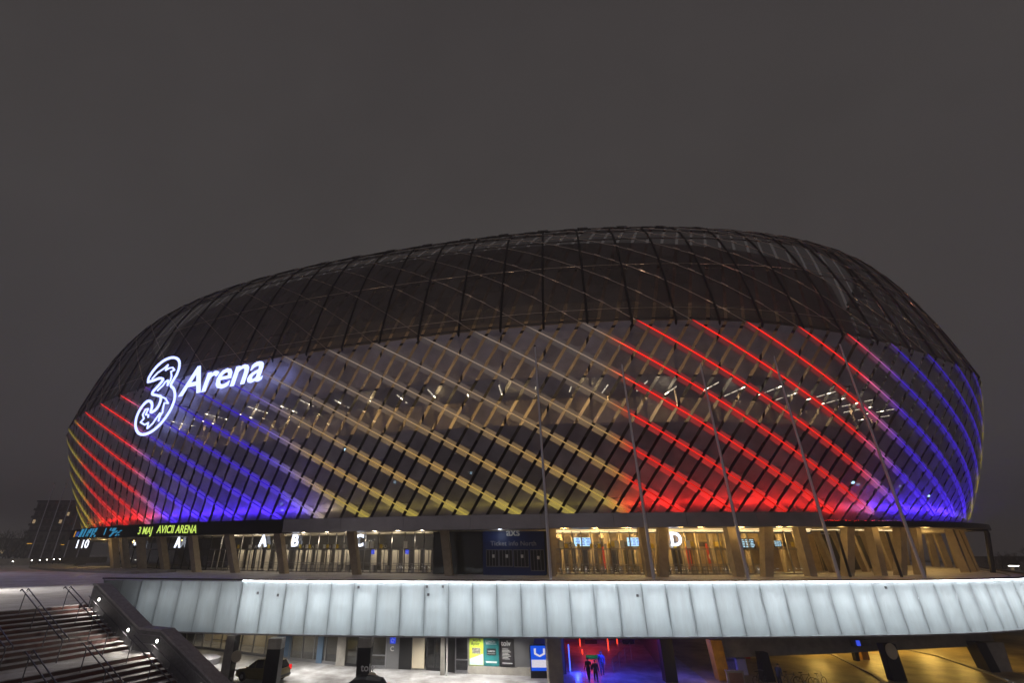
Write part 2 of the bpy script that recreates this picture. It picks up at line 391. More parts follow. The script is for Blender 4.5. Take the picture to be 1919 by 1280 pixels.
def led(s, v):
    se = s + 7 * v if -60 < s < -20 else s
    for (a, ca), (b, cb) in zip(stops[:-1], stops[1:]):
        if a <= se <= b: c = lerp3(ca, cb, (se - a) / (b - a)); break
    else: c = YEL
    if -46 < se < -6:
        w = min(1, max(0, (se + 46) / 5)) * min(1, max(0, (-6 - se) / 3))
        tgt = lerp3((.58, .46, .08), (.62, .37, .11), min(1, v / .22)); tgt = lerp3(tgt, (.40, .30, .24), max(0, min(1, (v - .3) / .5)))
        c = lerp3(c, tgt, w)
    return c
VL = [i / 16 for i in range(17)]; VU = [1 + i / 10 for i in range(11)]
k0, k1 = int(SMIN / PITCHP) - 8, int(SMAX / PITCHP)
lo, up = MB(), MB()

for k in range(k0, k1):
    xs = sorted(v for v in ((SP * j - PITCHP * k) / (LEAN + 35.5) for j in range(-40, 60)) if 0 < v < 1)
    VV = sorted(set([-.06, 0] + [round(v, 4) for v in VL[1:] if all(abs(v - x) > .02 for x in xs)] + [round(x, 4) for x in xs] + [1.0]))
    for V, mb in ((VV, lo), (VU, up)):
        t_ = 0; hh = 0
        for n_, (v0, v1) in enumerate(zip(V[:-1], V[1:])):
            if n_ == 0 or (mb is lo and any(abs(v0 - x) < .001 for x in xs)) or (mb is up and n_ % 2 == 0): t_ = rt.uniform(.72, 1.2); hh = rt.uniform(0, .07)
            q = [(gapline(k, v0) + GAP / 2, v0), (gapline(k + 1, v0) - GAP / 2, v0), (gapline(k + 1, v1) - GAP / 2, v1), (gapline(k, v1) + GAP / 2, v1)]
            w_ = rt.uniform(-.05, .05) if mb is lo else 0
            mb.poly([S(s, v, hh + (w_ if i in (1, 2) else 0)) for i, (s, v) in enumerate(q)], [(t_, t_, t_)] * 4)
lo.build('cladding', 'perf_lower', ar, attr=True); up.build('crown_cladding', 'perf_upper', ar, attr=True)
# rim shingles
sh = MB(); UPZ = Vector((0, 0, 1))
for k in range(k0, k1):
    h = .34 if k % 3 == 0 else .22
    a, b = gapline(k, 2.0) + .25, gapline(k + 1, 2.0) - .25
    pa, pb = S(a, 2.0, .1), S(b, 2.0, .1); ua = (S(a, 2.0) - S(a, 1.97)).normalized()
    up_ = UPZ * h + ua * .3
    if k % 3 != 1: sh = MB(); sh.prism([pa - ua * 1.5, pb - ua * 1.5, pb + up_, pa + up_], RN(a) * .06)
    if sh.v and -52 < k < 34: sh.build('rim_shingle', 'crown_plate', ar)
    sh = MB()
# far side shell
fs = MB()
for a, b in zip(srange(SMAX - 2, LP + SMIN + 2, 6)[:-1], srange(SMAX - 2, LP + SMIN + 2, 6)[1:]):
    for v0, v1 in zip([0, .25, .5, .75, 1, 1.25, 1.5, 1.75], [.25, .5, .75, 1, 1.25, 1.5, 1.75, 2]): fs.poly([S(a, v0), S(b, v0), S(b, v1), S(a, v1)])
fs.build('far_cladding', 'perf_upper', ar)
# LED light lines
for j in range(int(-110 / SP), int(102 / SP)):
    mb = MB(); n = 0
    # panels of the line: one per cladding column it crosses
    def vcross(k, d=0): return (sstrip(j, 0) - PITCHP * k - d) / (LEAN + 35.5)
    ks = range(int((sstrip(j, 1) - LEAN) / PITCHP) - 1, int(sstrip(j, 0) / PITCHP) + 2)
    for k in ks:
        va, vb = vcross(k, GAP * .55), vcross(k + 1, -GAP * .55)     # va > vb
        va, vb = min(va, 1.0), max(vb, 0.0)
        if va <= vb: continue
        hw = .0195
        pts = [];  cols = []
        sm = sstrip(j, (va + vb) / 2)
        if sm < -108 or sm > 62: continue
        for v, w in ((va, -hw), (vb, -hw), (vb, hw), (va, hw)):
            vv = max(0, min(1, v + w)); ss = sstrip(j, v) + LEAN * w
            pts.append(S(ss, vv, .16)); c = led(ss, vv); gsc = (1.3 - 1.12 * vv ** .7) * rt.uniform(.5, .8)
            cols.append(tuple(x * gsc * .55 for x in c))
        mb.mi = 0; mb.poly(pts, cols); n += 1
    mb.mi = 1
    vv = [i / 24 for i in range(25)]; pv = None
    for v in vv:
        s_ = sstrip(j, v)
        if s_ < -108 or s_ > 62: pv = None; continue
        c = led(s_, v); gs = (.7 + 1.3 * v) if c[0] > .85 else (.75 if c[2] > .8 else .8)
        c = tuple(x * gs * (1 - .25 * v) for x in c)
        P, Q = S(s_, v, .22), S(s_ + .06, min(1, v + .0058), .22)
        if pv: mb.poly([pv[0], P, Q, pv[1]], [pv[2], c, c, pv[2]])
        pv = (P, Q, c)
    if n: mb.build('light_line', ['led_panel', 'led_tube'], ar, attr=True)
# steel behind the skin
for k in range(-24, 21):
    s_ = k * LP / 100; mb = MB()
    vs = [0, .15, .3, .45, .6, .75, .9, 1, 1.12, 1.25, 1.4, 1.55, 1.7, 1.85, 2.0]
    mb.tube([S(s_ + .9 * max(0, v - 1) * 2, v, -.75 if v < 1 else .12) for v in vs], .15, 5); mb.build('rib', 'rib_steel', ar)
for v, r in ((.98, .16), (1.02, .12), (1.33, .1), (1.67, .12), (1.985, .2), (2.0, .14)):
    mb = MB(); mb.tube([S(s_, v, -.35 if v != 2.0 else .12) for s_ in srange(-150, 110, 4)], r, 5, cap=False); mb.build('ring_beam', 'rib_steel', ar)
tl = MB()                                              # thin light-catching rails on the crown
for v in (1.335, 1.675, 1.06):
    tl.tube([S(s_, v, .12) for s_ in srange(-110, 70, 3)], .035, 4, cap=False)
for j in range(-22, 22):
    tl.tube([S(sstrip(j, v), v, .15) for v in [1.0 + i / 12 for i in range(12)]], .03, 4, cap=False)
for j in range(-22, 22):  # short pale dashes standing in for reflection glints on the crown
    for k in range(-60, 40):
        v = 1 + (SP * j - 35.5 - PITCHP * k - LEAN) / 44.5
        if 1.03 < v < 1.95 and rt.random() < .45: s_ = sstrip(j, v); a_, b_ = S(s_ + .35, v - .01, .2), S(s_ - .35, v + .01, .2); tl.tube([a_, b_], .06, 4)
mat('glint', (.62, .52, .44), .3, .85); tl.build('crown_rail_glints', 'glint', ar)
sC1 = s_at(1542, 2.0, 2.85, True)
# colour wash LEDs on the ledge at the foot of the skin
for a, b in zip(srange(-106, 60, 6.9)[:-1], srange(-106, 60, 6.9)[1:]):
    mb = MB(); ss = srange(a + .1, b - .1, 1.7)
    for p, q in zip(ss[:-1], ss[1:]):
        col = []
        for x in (p, q):
            c = led(x, 0); yl = c[0] > .3 and c[1] > .3
            g_ = 6 if yl else ((95 if p > 20 else 66) if c[2] > .8 and c[0] < .2 else (24 if c[2] > .2 else 40))
            if -46 < x < -42: g_ = 30
            col.append(tuple(y * g_ for y in c))
        LO = 1.85; zz = 3.606 if p < sC1 - .8 else 2.757
        mb.poly([RP(p, LO, zz, 1), RP(q, LO, zz, 1), RP(q, LO - .18, zz, 1), RP(p, LO - .18, zz, 1)], [col[0], col[1], col[1], col[0]])
    mb.build('wash_light', 'uplight_led', ar, attr=True)

def ringbox(mb, a, b, o0, o1, z0, z1, step=2.0, tilt=True):
    ss = srange(a, b, step)
    for i, (p, q) in enumerate(zip(ss[:-1], ss[1:])):
        L = [RP(p, o1, z0, tilt), RP(q, o1, z0, tilt), RP(q, o0, z0, tilt), RP(p, o0, z0, tilt)]
        H = [RP(p, o1, z1, tilt), RP(q, o1, z1, tilt), RP(q, o0, z1, tilt), RP(p, o0, z1, tilt)]
        mb.quad(L[0], L[1], H[1], H[0]); mb.quad(L[2], L[3], H[3], H[2]); mb.quad(*H); mb.quad(*reversed(L))
        if i == 0: mb.quad(L[3], L[0], H[0], H[3])
        if i == len(ss) - 2: mb.quad(L[1], L[2], H[2], H[1])
sLED = s_at(530, 2.0, 2.85, True)
sL0 = s_at(131, 2.0, 2.6, True)
f = MB()
for a in srange(sLED, sC1, 8.4)[:-1]: ringbox(f, a + .012, a + (sC1 - sLED) / (len(srange(sLED, sC1, 8.4)) - 1) - .012, .0, 2.0, 2.12, 3.6)
f.build('fascia', 'fascia_metal', ar)
f = MB(); ringbox(f, sC1, 64, .0, 1.95, 2.12, 2.75); f.build('low_fascia', 'dark_metal', ar)
f = MB(); ringbox(f, -150, sL0 - 1, .0, .9, 2.12, 2.9); f.build('rear_fascia', 'dark_metal', ar)
f = MB(); ringbox(f, sL0, sLED - .03, .0, 2.03, 2.06, 3.6); lb = f.build('led_board', 'led_black', ar)
f = MB(); ringbox(f, -150, 110, -14.5, -.01, 2.16, 2.5, 3); f.build('soffit', 'soffit', ar)
f = MB(); ringbox(f, -150, 110, -20, -.6, 3.2, 3.4, 3); f.build('floor_slab', 'dark_wall', ar)
f = MB(); ringbox(f, -150, 110, -13, -1.2, 12.9, 13.3, 3); ringbox(f, -150, 110, -1.2, -1.05, 12.6, 14.3, 3); f.build('upper_floor', 'dark_wall', ar)
f = MB(); ringbox(f, -150, 110, -13, -2.0, 20.6, 20.9, 3); f.build('upper_ceiling', 'dark_wall', ar)
f = MB(); ringbox(f, -150, 110, -13.4, -13, 3.4, 12.9, 3); f.build('inner_wall', 'dark_wall', ar)
f = MB(); ringbox(f, -150, 110, -11.4, -11, 13.3, 20.6, 3); ringbox(f, -150, 110, -9.4, -9, 20.9, 33, 3); f.build('bowl_wall', 'tan_wall', ar); f = MB(); ringbox(f, -150, 110, -9.0, -4, 32.8, 33, 3); f.build('bowl_ledge', 'roof_dark', ar)
f = MB()
rr = [RP(s_, -4, 33, False) for s_ in srange(-150, LP - 150, 6)]
r2 = [RP(s_, -5, 44.0, True) for s_ in srange(-150, LP - 150, 6)]
for a, b, c, d_ in zip(rr[:-1], rr[1:], r2[:-1], r2[1:]): f.poly([a, b, d_, c]); f.poly([c, d_, Vector((4, 118, 47))])
f.build('bowl_roof', 'roof_dark', ar)
# upper concourse lamps and posts
for i, s_ in enumerate(srange(-98, 56, 5.3)):
    mb = MB(); o0 = -3.2 if i % 2 else -4.6
    for q in range(3): mb.box((RP(s_, o0 - q * 1.5, 20.3)), (1.15, .13, .08), RN(s_), RN(s_).cross(Vector((0, 0, 1))))
    mb.build('ceiling_lamp', 'tube_white', ar)
f = MB()
for s_ in srange(-100, 60, 5.3): f = MB(); f.box(RP(s_ + 2, -6, 16.9), (.35, .35, 7.2), RN(s_), RN(s_).cross(Vector((0, 0, 1)))); f.build('upper_post', 'tan_wall', ar)

for i, s_ in enumerate(srange(-88, 50, 11.5)):
    warm = (1, .72, .38) if -45 < s_ < 0 else (1, .78, .55)
    lamp('concourse_light', 'POINT', RP(s_, -6.5, 19.2), 620 if -45 < s_ < 6 else 300, warm, .5, parent=ar)
    lamp('crown_light', 'POINT', RP(s_ + 5, 1.6, 31), 130, (1, .70, .48) if s_ < 0 else (1, .42, .3), .6, parent=ar)
    lamp('upper_light', 'POINT', RP(s_, -4.2, 22.5), 330 if -45 < s_ < 30 else 170, (1, .74, .48), .5, parent=ar)
# video screen and strings of small lights inside
sc = MB(); a, b = s_at(1045, -9, 15.2), s_at(1165, -9, 15.2); sc.mi = 0
ringbox(sc, a, b, -9.2, -9, 14.8, 16.1, 3, False)
random.seed(3); sc.mi = 1
for i in range(46):
    x = random.uniform(a, b - .5); z = random.uniform(14.9, 15.8); ringbox(sc, x, x + random.uniform(.15, .5), -8.99, -8.97, z, z + random.uniform(.08, .2), 3, False)
sc.build('video_screen', ['screen_blue', 'screen_cyan'], ar)
sl = MB()
for s0 in (-60, -55.5, -50, -42.5):
    sl = MB()
    def sp(t): return RP(s0 + t * 4.6, -4 - 2 * t, 18.6 - 1.3 * math.sin(t * math.pi) + .4 * math.sin(t * 9))
    sl.tube([sp(i / 21) for i in range(22)], .012, 4)
    for i in range(22): sl.box(sp(i / 21), (.09, .09, .09))
    sl.build('string_lights', 'tube_warm', ar)
for px, py in ((735, 903), (767, 905), (842, 899), (880, 890), (520, 938), (522, 950), (1612, 905), (1622, 908), (1700, 905), (1830, 905), (640, 834), (555, 812), (700, 828)):
    ss = s_at(px, -2, 5 + (965 - py) * .055); sm = MB(); sm.box(RP(ss, -3, 4 + (965 - py) * .066), (.28, .28, .28)); sm.build('indicator_light', 'screen_cyan', ar)
# ---- entrance storey
UPV = Vector((0, 0, 1))
def tang(s): return UPV.cross(RN(s)).normalized()      # to the right seen from outside
cols = [(212, 217, 1.15), (231, 238, .8), (264, 267, .8), (302, 311, .8), (361, 369, .8), (429, 441, .8), (523, 533, .8), (659, 669, .85), (833, 842, .85), (1033, 1034, .95), (1203, 1219, .8), (1242, 1242, .95), (1367, 1384, .85), (1437, 1437, .95), (1498, 1520, .85), (1590, 1588, .95), (1634, 1651, .9), (1688, 1687, .95), (1716, 1724, .8)]
for xt, xb, wd in cols:
    a, b = s_at(xt, -1.3, 2.1), s_at(xb, -1.3, ZF)
    A, B = RP(a, -1.3, 2.2, True), RP(b, -1.3, ZF - .05); X = tang(b) * wd / 2; Y = RN(b) * .45
    mb = MB(); mb.hexa([B - X + Y, B + X + Y, B + X - Y, B - X - Y], [A - X * 1.12 + Y, A + X * 1.12 + Y, A + X * 1.12 - Y, A - X * 1.12 - Y])
    mb.build('column', 'concrete_warm', ar)
for i, s_ in enumerate(srange(46, 100, 5.2)):
    mb = MB(); B, A = RP(s_, -1.3, ZF), RP(s_ - (1.6 if i % 2 else 0), -1.3, 2.2, True); X = tang(s_) * .42; Y = RN(s_) * .42
    mb.hexa([B - X + Y, B + X + Y, B + X - Y, B - X - Y], [A - X + Y, A + X + Y, A + X - Y, A - X - Y]); mb.build('column', 'concrete_warm', ar)
for i, s_ in enumerate(srange(24, 78, 4.2)):
    mb = MB(); B, A = RP(s_, -9.0, ZF), RP(s_ - 1.4, -9.0, 2.2, True); X = tang(s_) * .36; Y = RN(s_) * .36
    mb.hexa([B - X + Y, B + X + Y, B + X - Y, B - X - Y], [A - X + Y, A + X + Y, A + X - Y, A - X - Y]); mb.build('column', 'concrete_warm', ar)
# glazed bays between the columns
OG = -6.0
def bay(x0, x1, n=3, doors=True, gl='glass', fr='frame_grey'):
    a, b = s_at(x0, OG, -.3), s_at(x1, OG, -.3); mb = MB()
    def bar(s0, s1, z0, z1, dp=.14): ringbox(mb, s0, s1, OG - dp / 2, OG + dp / 2, z0, z1, 3, False)
    for i in range(n + 1):
        s_ = a + (b - a) * i / n; bar(s_ - .06, s_ + .06, ZF, 2.1)
        if doors and i < n:
            m_ = s_ + (b - a) / n / 2; bar(m_ - .035, m_ + .035, ZF + .01, .06, .1)
    bar(a + .061, b - .061, .06, .2, .16); bar(a + .061, b - .061, ZF, ZF + .14, .12)
    if doors: bar(a + .061, b - .061, -1.56, -1.48, .2)
    o = mb.build('glazing_bay', fr, ar)
    p = MB(); ss = srange(a + .05, b - .05, 3)
    for q, r in zip(ss[:-1], ss[1:]): p.quad(RP(q, OG, ZF + .1), RP(r, OG, ZF + .1), RP(r, OG, 2.1), RP(q, OG, 2.1))
    p.build('pane', gl, o)
for x0, x1, n in ((218, 250, 3), (250, 300, 3), (300, 345, 3), (345, 392, 3)): bay(x0, x1, n, False, 'glass_dim', 'dark_metal')
for x0, x1, n in ((392, 432, 2), (432, 508, 4), (508, 560, 3), (560, 612, 3), (612, 658, 3), (658, 708, 2), (708, 758, 2), (758, 812, 3)): bay(x0, x1, n, True)
for x0, x1, n in ((1040, 1092, 3), (1092, 1146, 3), (1146, 1202, 3), (1202, 1250, 3), (1250, 1310, 3), (1310, 1372, 3), (1372, 1440, 2), (1440, 1516, 2)): bay(x0, x1, n, x0 < 1400, 'glass', 'frame_grey')
def wall(x0, x1, off, z0, z1, mt, name, th=.2, tilt=False):
    mb = MB(); ringbox(mb, s_at(x0, off, 0), s_at(x1, off, 0), off - th, off, z0, z1, 2, tilt); return mb.build(name, mt, ar)
wall(812, 1040, -5.0, ZF, 2.14, 'glass_panel_dark', 'blank_wall')
mb = MB()
for x in (812.5, 858, 904): s_ = s_at(x, -5, 0); mb.box(RP(s_, -4.97, -.25), (.07, .06, 4.7), tang(s_), RN(s_))
mb.build('wall_joint', 'dark_metal', ar)
wall(140, 385, -15, ZF, 2.14, 'dark_wall', 'lobby_back'); wall(386, 812, -14.2, ZF, 2.14, 'dark_wall', 'lobby_back')
def deskrow(x0, x1, n, mt, off, w=.7, z1=.06):
    for i in range(n):
        s_ = s_at(x0 + (x1 - x0) * (i + .5) / n, off, -1); mb = MB(); mb.box(RP(s_, off, (ZF + z1) / 2), (w, .12, z1 - ZF - .04), tang(s_), RN(s_)); mb.build('lobby_panel', mt, ar)
deskrow(425, 545, 7, 'door_white', -8.2, .95); deskrow(550, 660, 6, 'door_white', -8.2, .9); deskrow(690, 812, 6, 'door_white', -8.2, .85)
mat('lobby_brown', (.40, .30, .17), .6, noise=.25, scale=.8); wall(1020, 1535, -13, ZF, 2.14, 'lobby_brown', 'lobby_back')
deskrow(1050, 1200, 8, 'dark_wall', -12.4, .8); deskrow(1240, 1300, 4, 'dark_wall', -12.4, .7)
mb = MB()
for px, z, mt in ((1135, -.9, 0), (1290, -.9, 0), (1330, -.5, 0)):
    s_ = s_at(px, -11, z); mb.box(RP(s_, -11, z), (.7, .1, 2.6), tang(s_), RN(s_))
mat('red_banner', (.5, .05, .03), .6); mb.build('red_banner', 'red_banner', ar)
s_ = s_at(1333, -10.9, -.9); t_ = tang(s_)
text('e', 1.5, 'white_sign', ar, RP(s_, -10.9, -1.1) - t_ * .35, t_, UPV, bold=.02)
for px, w, h, z in ((1092, 2.2, 1.0, 1.0), (1188, 1.7, 1.0, 1.0), (1400, 2.2, 1.2, .8), (1457, 1.2, .8, .8)):
    s_ = s_at(px, -10, z); mb = MB(); mb.mi = 0; mb.box(RP(s_, -10, z), (w, .12, h), tang(s_), RN(s_)); mb.mi = 1
    for q in range(5):
        for c_ in range(3):
            mb.box(RP(s_, -9.93, z + h * (.36 - .17 * q)) + tang(s_) * w * (-.3 + .3 * c_ + .03 * (q % 2)), (w * (.16 + .05 * ((q + c_) % 3)), .02, h * .08), tang(s_), RN(s_))
    mb.build('lobby_screen', ['screen_cyan', 'screen_blue'] if px < 1300 else ['black', 'screen_cyan'], ar)
mb = MB()
for i, px in enumerate(range(1050, 1530, 27)):
    for off in (-3.4, -8.5, -11):
        s_ = s_at(px, off, 2); mb = MB(); mb.box(RP(s_, off, 2.08, True), (1.9, .12, .06), tang(s_), RN(s_)); mb.build('lobby_lamp', 'tube_warm', ar)
for s_ in srange(20, 44, 2.4):
    mb = MB(); mb.box(RP(s_, -5.5, 2.08, True), (1.6, .16, .06), RN(s_), tang(s_)); mb.build('lobby_lamp', 'tube_warm', ar)
wall(1532, 1640, -13, ZF, 2.14, 'dark_wall', 'curved_wall')
GOLD = (1, .61, .19)
for px in (1058, 1120, 1182, 1250, 1320, 1400, 1470): s_ = s_at(px, -9, 0); lamp('lobby_light', 'POINT', RP(s_, -8.8, 1.3), 400, GOLD, .3, parent=ar)
for px in (1060, 1160, 1260, 1360, 1450, 1540, 1620, 1690): s_ = s_at(px, -3, 0); lamp('walk_light', 'POINT', RP(s_, .35, 1.7, True), 60, GOLD, .3, parent=ar)
for s_ in (34, 41, 48, 56, 64, 74, 86): lamp('walk_light', 'POINT', RP(s_, -5, 1.5), 150, GOLD, .4, parent=ar)
for px in (440, 480, 520, 565, 610, 650, 700, 745, 790): s_ = s_at(px, -7, 0); lamp('lobby_light', 'POINT', RP(s_, -6.9, 1.2), 160, (1, .83, .6), .25, parent=ar)
for px in (205, 222): s_ = s_at(px, -2, 0); lamp('walk_light', 'POINT', RP(s_, -1.0, 1.6) + RN(s_) * 2.2, 130, (1, .68, .26), .3, parent=ar)
lamp('walk_light', 'POINT', RP(s_at(150, -2, 0) , -3, 1.5), 160, (1, .68, .26), .3, parent=ar)
for x0, x1, n in ((1052, 1200, 9), (1252, 1365, 6), (1385, 1440, 3), (560, 655, 6), (685, 805, 5)):
    for i in range(n):
        s_ = s_at(x0 + (x1 - x0) * (i + .5) / n, -7.6, -1.6); a = RP(s_, -7.2, ZF); b = RP(s_, -8.6, ZF); mb = MB(); mb.tube([a, a + UPV * 1.0, b + UPV * 1.0, b], .035, 5); mb.tube([a + UPV * .5, b + UPV * .5], .03, 5); t_ = tang(s_)
        mb.box((a + b) / 2 + UPV * .45 + t_ * .25, (.28, 1.0, .85), t_, RN(s_)); mb.build('entry_gate', 'steel', ar)
for x0, x1, n in ((1046, 1210, 6), (1245, 1380, 5), (1390, 1520, 4)):
    for i in range(n):
        s_ = s_at(x0 + (x1 - x0) * (i + .3) / n, -10.5, 0); mb = MB(); mb.box(RP(s_, -10.5, -.3), (.45, .45, 4.7), tang(s_), RN(s_)); mb.build('lobby_post', 'concrete_warm', ar)
        mb = MB(); mb.box(RP(s_ + 1.6, -11.8, .75), (1.7, .1, .6), tang(s_), RN(s_)); mb.build('wayfinding_sign', 'yellow_sign' if i % 2 else 'dark_wall', ar)
# door signs above the transoms
plates = [(441, 'A'), (447, 'y'), (468, 'w'), (480, 'A'), (487, 'w'), (496, 'A'), (504, 'y'), (537, 'w'), (563, 'y'), (569, 'A'), (575, 'w'), (581, 'y'), (587, 'A'), (594, 'w'), (608, 'w'), (614, 'y'), (620, 'B'), (626, 'w'), (632, 'y'), (645, 'w'), (688, 'W'), (697, 'W'), (714, 'y'), (722, 'C'), (760, 'W'), (1052, 'W'), (1061, 'y'), (1068, 'D'), (1075, 'w'), (1084, 'y'), (1108, 'y'), (1116, 'D'), (1123, 'y'), (1134, 'w'), (1141, 'y'), (1156, 'W'), (1166, 'W'), (1200, 'y'), (1222, 'y'), (1252, 'D'), (1258, 'w'), (1265, 'y'), (1290, 'W')]
for px, kd in plates:
    s_ = s_at(px, OG + .15, .5); t_ = tang(s_)
    if kd in 'ywW':
        h = .85 if kd == 'W' else .48; mb = MB(); mb.box(RP(s_, OG + .2, .24 + h / 2), (.34 if kd != 'W' else .5, .04, h), t_, RN(s_)); mb.build('sign_plate', 'yellow_sign' if kd == 'y' else 'white_sign', ar)
    else:
        mb = MB(); mb.box(RP(s_, OG + .2, .48), (.36, .04, .48), t_, RN(s_)); o = mb.build('sign_plate', 'black', ar)
        text(kd, .5, 'white_sign', o, RP(s_, OG + .23, .3) - t_ * .17, t_, UPV, bold=.03)
for px in (699, 763):
    s_ = s_at(px, OG + .15, -.2); t_ = tang(s_); mb = MB(); mb.box(RP(s_, OG + .2, -.2), (.42, .04, .5), t_, RN(s_)); o = mb.build('sign_plate', 'screen_blue', ar)
    c = RP(s_, OG + .24, -.2); mb = MB(); mb.tube([c + t_ * .1 * math.cos(q / 8 * 2 * math.pi) + UPV * (.1 * math.sin(q / 8 * 2 * math.pi) - .07) for q in range(8)], .02, 4); mb.tube([c + UPV * .17, c + UPV * .02, c + UPV * .02 + t_ * .12], .02, 4); mb.build('pictogram', 'white_sign', o)
# railing along the deck in front of the doors
def railing(x0, x1, off, label, step=1.6):
    a, b = s_at(x0, off, -2), s_at(x1, off, -2); mb = MB(); ss = srange(a, b, step)
    for z in (ZF + .95, ZF + .5): mb.tube([RP(s_, off, z) for s_ in ss], .025, 5)
    for s_ in ss: mb.tube([RP(s_, off, ZF), RP(s_, off, ZF + .95)], .022, 5)
    o = mb.build('railing', 'rail_steel'); return tag(o, label, 'railing')
railing(405, 655, -3.6, 'thin steel railing in front of the doors under the letters A and B')
railing(676, 812, -3.6, 'short thin railing in front of the doors under the letter C')
railing(1052, 1200, -4.2, 'thin steel railing in front of the golden lobby beside the ticket booth')
railing(1252, 1365, -4.2, 'thin steel railing in front of the doors under the letter D')
# ramped step round the far left end of the arena
f = MB(); ringbox(f, -125, s_at(205, 5, ZF) + 6, 0, 6, ZF, ZF + .28, 2, False); tag(f.build('terrace_step', 'concrete'), kind='structure')

# end post of the canopy
mb = MB(); a = RP(sC1 + 12, .9, 2.45)
E_ = [aty(1600, 991, 66.0), aty(1812, 990, 66.5), aty(1842, 992, 67), aty(1850, 1000, 67), aty(1856, 1062, 67)]
E_[-1].z = ZF
cv = [E_[1], E_[1].lerp(E_[2], .5), E_[2], (E_[2] + E_[3]) / 2 + Vector((.12, 0, .12)), E_[3], E_[4]]
mb.tube(cv, .28, 8); mb.build('end_post', 'dark_metal', ar)
for px in (1594, 1690):
    p = atz(px, 1082, ZF); mb = MB(); top = Vector((p.x, p.y, aty(px, 996, p.y).z)); mb.tube([p, top], .13, 8)
    mb.build('canopy_post', 'dark_metal', ar)

# ---- lit entrance letters
def letter(ch, px, y0, y1, label, off=-5.6, sx=.9):
    s_ = s_at(px, off, 1); Y0 = RP(s_, off, 0).y; z0, z1 = aty(px, y1, Y0).z, aty(px, y0, Y0).z
    t_ = tang(s_); sz = (z1 - z0) / .70
    o = text(ch, sz, 'letter_white', None, RP(s_, off, z0), t_, UPV, .12, 0, .03, 'entrance_letter', 'CENTER', sx)
    tag(o, label, 'lit letter'); return o
letter('A', 334, 1006, 1026, 'glowing white letter A hung in the dark lobby glass under the LED text board')
letter('A', 493, 1003, 1024, 'glowing white letter A over the doors just left of the letter B')
letter('B', 553, 1002, 1024, 'glowing white letter B over the entrance doors')
letter('C', 673, 1002, 1024, 'glowing white letter C over the entrance doors beside a leaning column')
letter('D', 1267, 998, 1023, 'glowing white letter D hung in the golden lobby')
Y_ = RP(s_at(150, -1, 1), -1, 0).y - 2; a, b = aty(141, 1027, Y_), aty(141, 1012, Y_); X = Vector((.78, .62, 0)).normalized()
tag(text('I 10', (b.z - a.z) / .7, 'letter_white', None, a, X, UPV, .12, 0, .03, 'entrance_letter', 'LEFT', .62), 'glowing white number hung under the far left end of the LED board', 'lit letter')
# small round-dot hanging sign
s_ = s_at(258, -3, 1); t_ = tang(s_); c = RP(s_, -3, .95)
hs = thing('hanging_sign', 'small dark hanging sign with a white dot, seen between the left columns', 'sign', c)
mb = MB(); mb.box(c, (2.2, .15, 1.3), t_, RN(s_)); mb.build('board', 'led_black', hs)
mb = MB(); mb.lathe(c - t_ * .65 + RN(s_) * .1, [(.25, 0), (.25, .03)], RN(s_)); mb.build('dot', 'letter_white', hs)
mb = MB(); mb.box(c + t_ * .3 + UPV * .15 + RN(s_) * .1, (1.0, .04, .2), t_, RN(s_)); mb.box(c + t_ * .3 - UPV * .15 + RN(s_) * .1, (1.0, .04, .2), t_, RN(s_)); mb.build('text_bars', 'letter_white', hs)

# ---- LED board writing (sub-parts of the board)
def board_text(st, x0, x1, yb, yt, mt):
    a, b = s_at(x0, 2.1, 2.7, True), s_at(x1, 2.1, 2.7, True); A, B = RP(a, 2.07, 0), RP(b, 2.07, 0); mid_ = RP((a + b) / 2, 2.07, 0)
    push = max(0, (mid_ - (A + B) / 2).dot(RN((a + b) / 2))); n_ = RN((a + b) / 2); A += n_ * (push + .02); B += n_ * (push + .02)
    A.z = aty(x0, yb, A.y).z; B.z = aty(x1, yb, B.y).z; h = aty(x0, yt, A.y).z - A.z
    o = text(st, h / .70, mt, lb, A, B - A, UPV, .03, 0, .012, 'lettering')
    w = max((v.co - A).dot((B - A).normalized()) for v in o.data.vertices); k = (B - A).length / w; X = (B - A).normalized()
    for v in o.data.vertices: d_ = (v.co - A).dot(X); v.co += X * (d_ * (k - 1))
board_text('3 MAJ', 259, 285, 1001.5, 988, 'lime_led'); board_text('AVICII ARENA', 295, 370, 999.5, 985, 'lime_led')
random.seed(11); cy = MB()
kcol = ['cyan_led', 'blue_led', 'orange_led']
def bq(mb, x0, x1, y0, y1, sk=0):
    P = []
    for x, y in ((x0, y1), (x1, y1), (x1 + sk, y0), (x0 + sk, y0)):
        s_ = s_at(x, 2.1, 2.6, True); p = RP(s_, 2.08, 0); p.z = aty(x, y, p.y).z; P.append(p)
    mb.poly(P)
for x0, x1, y0, y1, sk in ((147, 152, 992, 1007, 3), (154, 157, 991, 1007, 3), (160, 162, 993, 1006, 3), (164, 168, 991, 1000, 2), (163, 165, 1001, 1006, 1), (169, 172, 991, 1007, 2), (174, 178, 990, 998, 2), (173, 176, 999, 1003, 1), (176, 179, 1003, 1007, 1), (194, 196, 990, 1003, 1), (203, 206, 990, 995, 1), (207, 214, 990, 996, 2), (208, 212, 997, 1002, 2), (205, 209, 1002, 1006, 2), (213, 217, 995, 999, 3), (218, 222, 997, 1000, 3), (216, 219, 1001, 1005, 2), (222, 226, 994, 996, 2), (221, 224, 1002, 1004, 1)): cy = MB(); bq(cy, x0, x1, y0, y1, sk); cy.build('cyan_mark', 'cyan_led', lb)

cy = MB(); bq(cy, 141, 146, 997, 1006, 1); cy.build('blue_patch', 'blue_led', lb)
cy = MB(); bq(cy, 137.5, 139.5, 996, 1007, 1); cy.build('orange_patch', 'orange_led', lb)

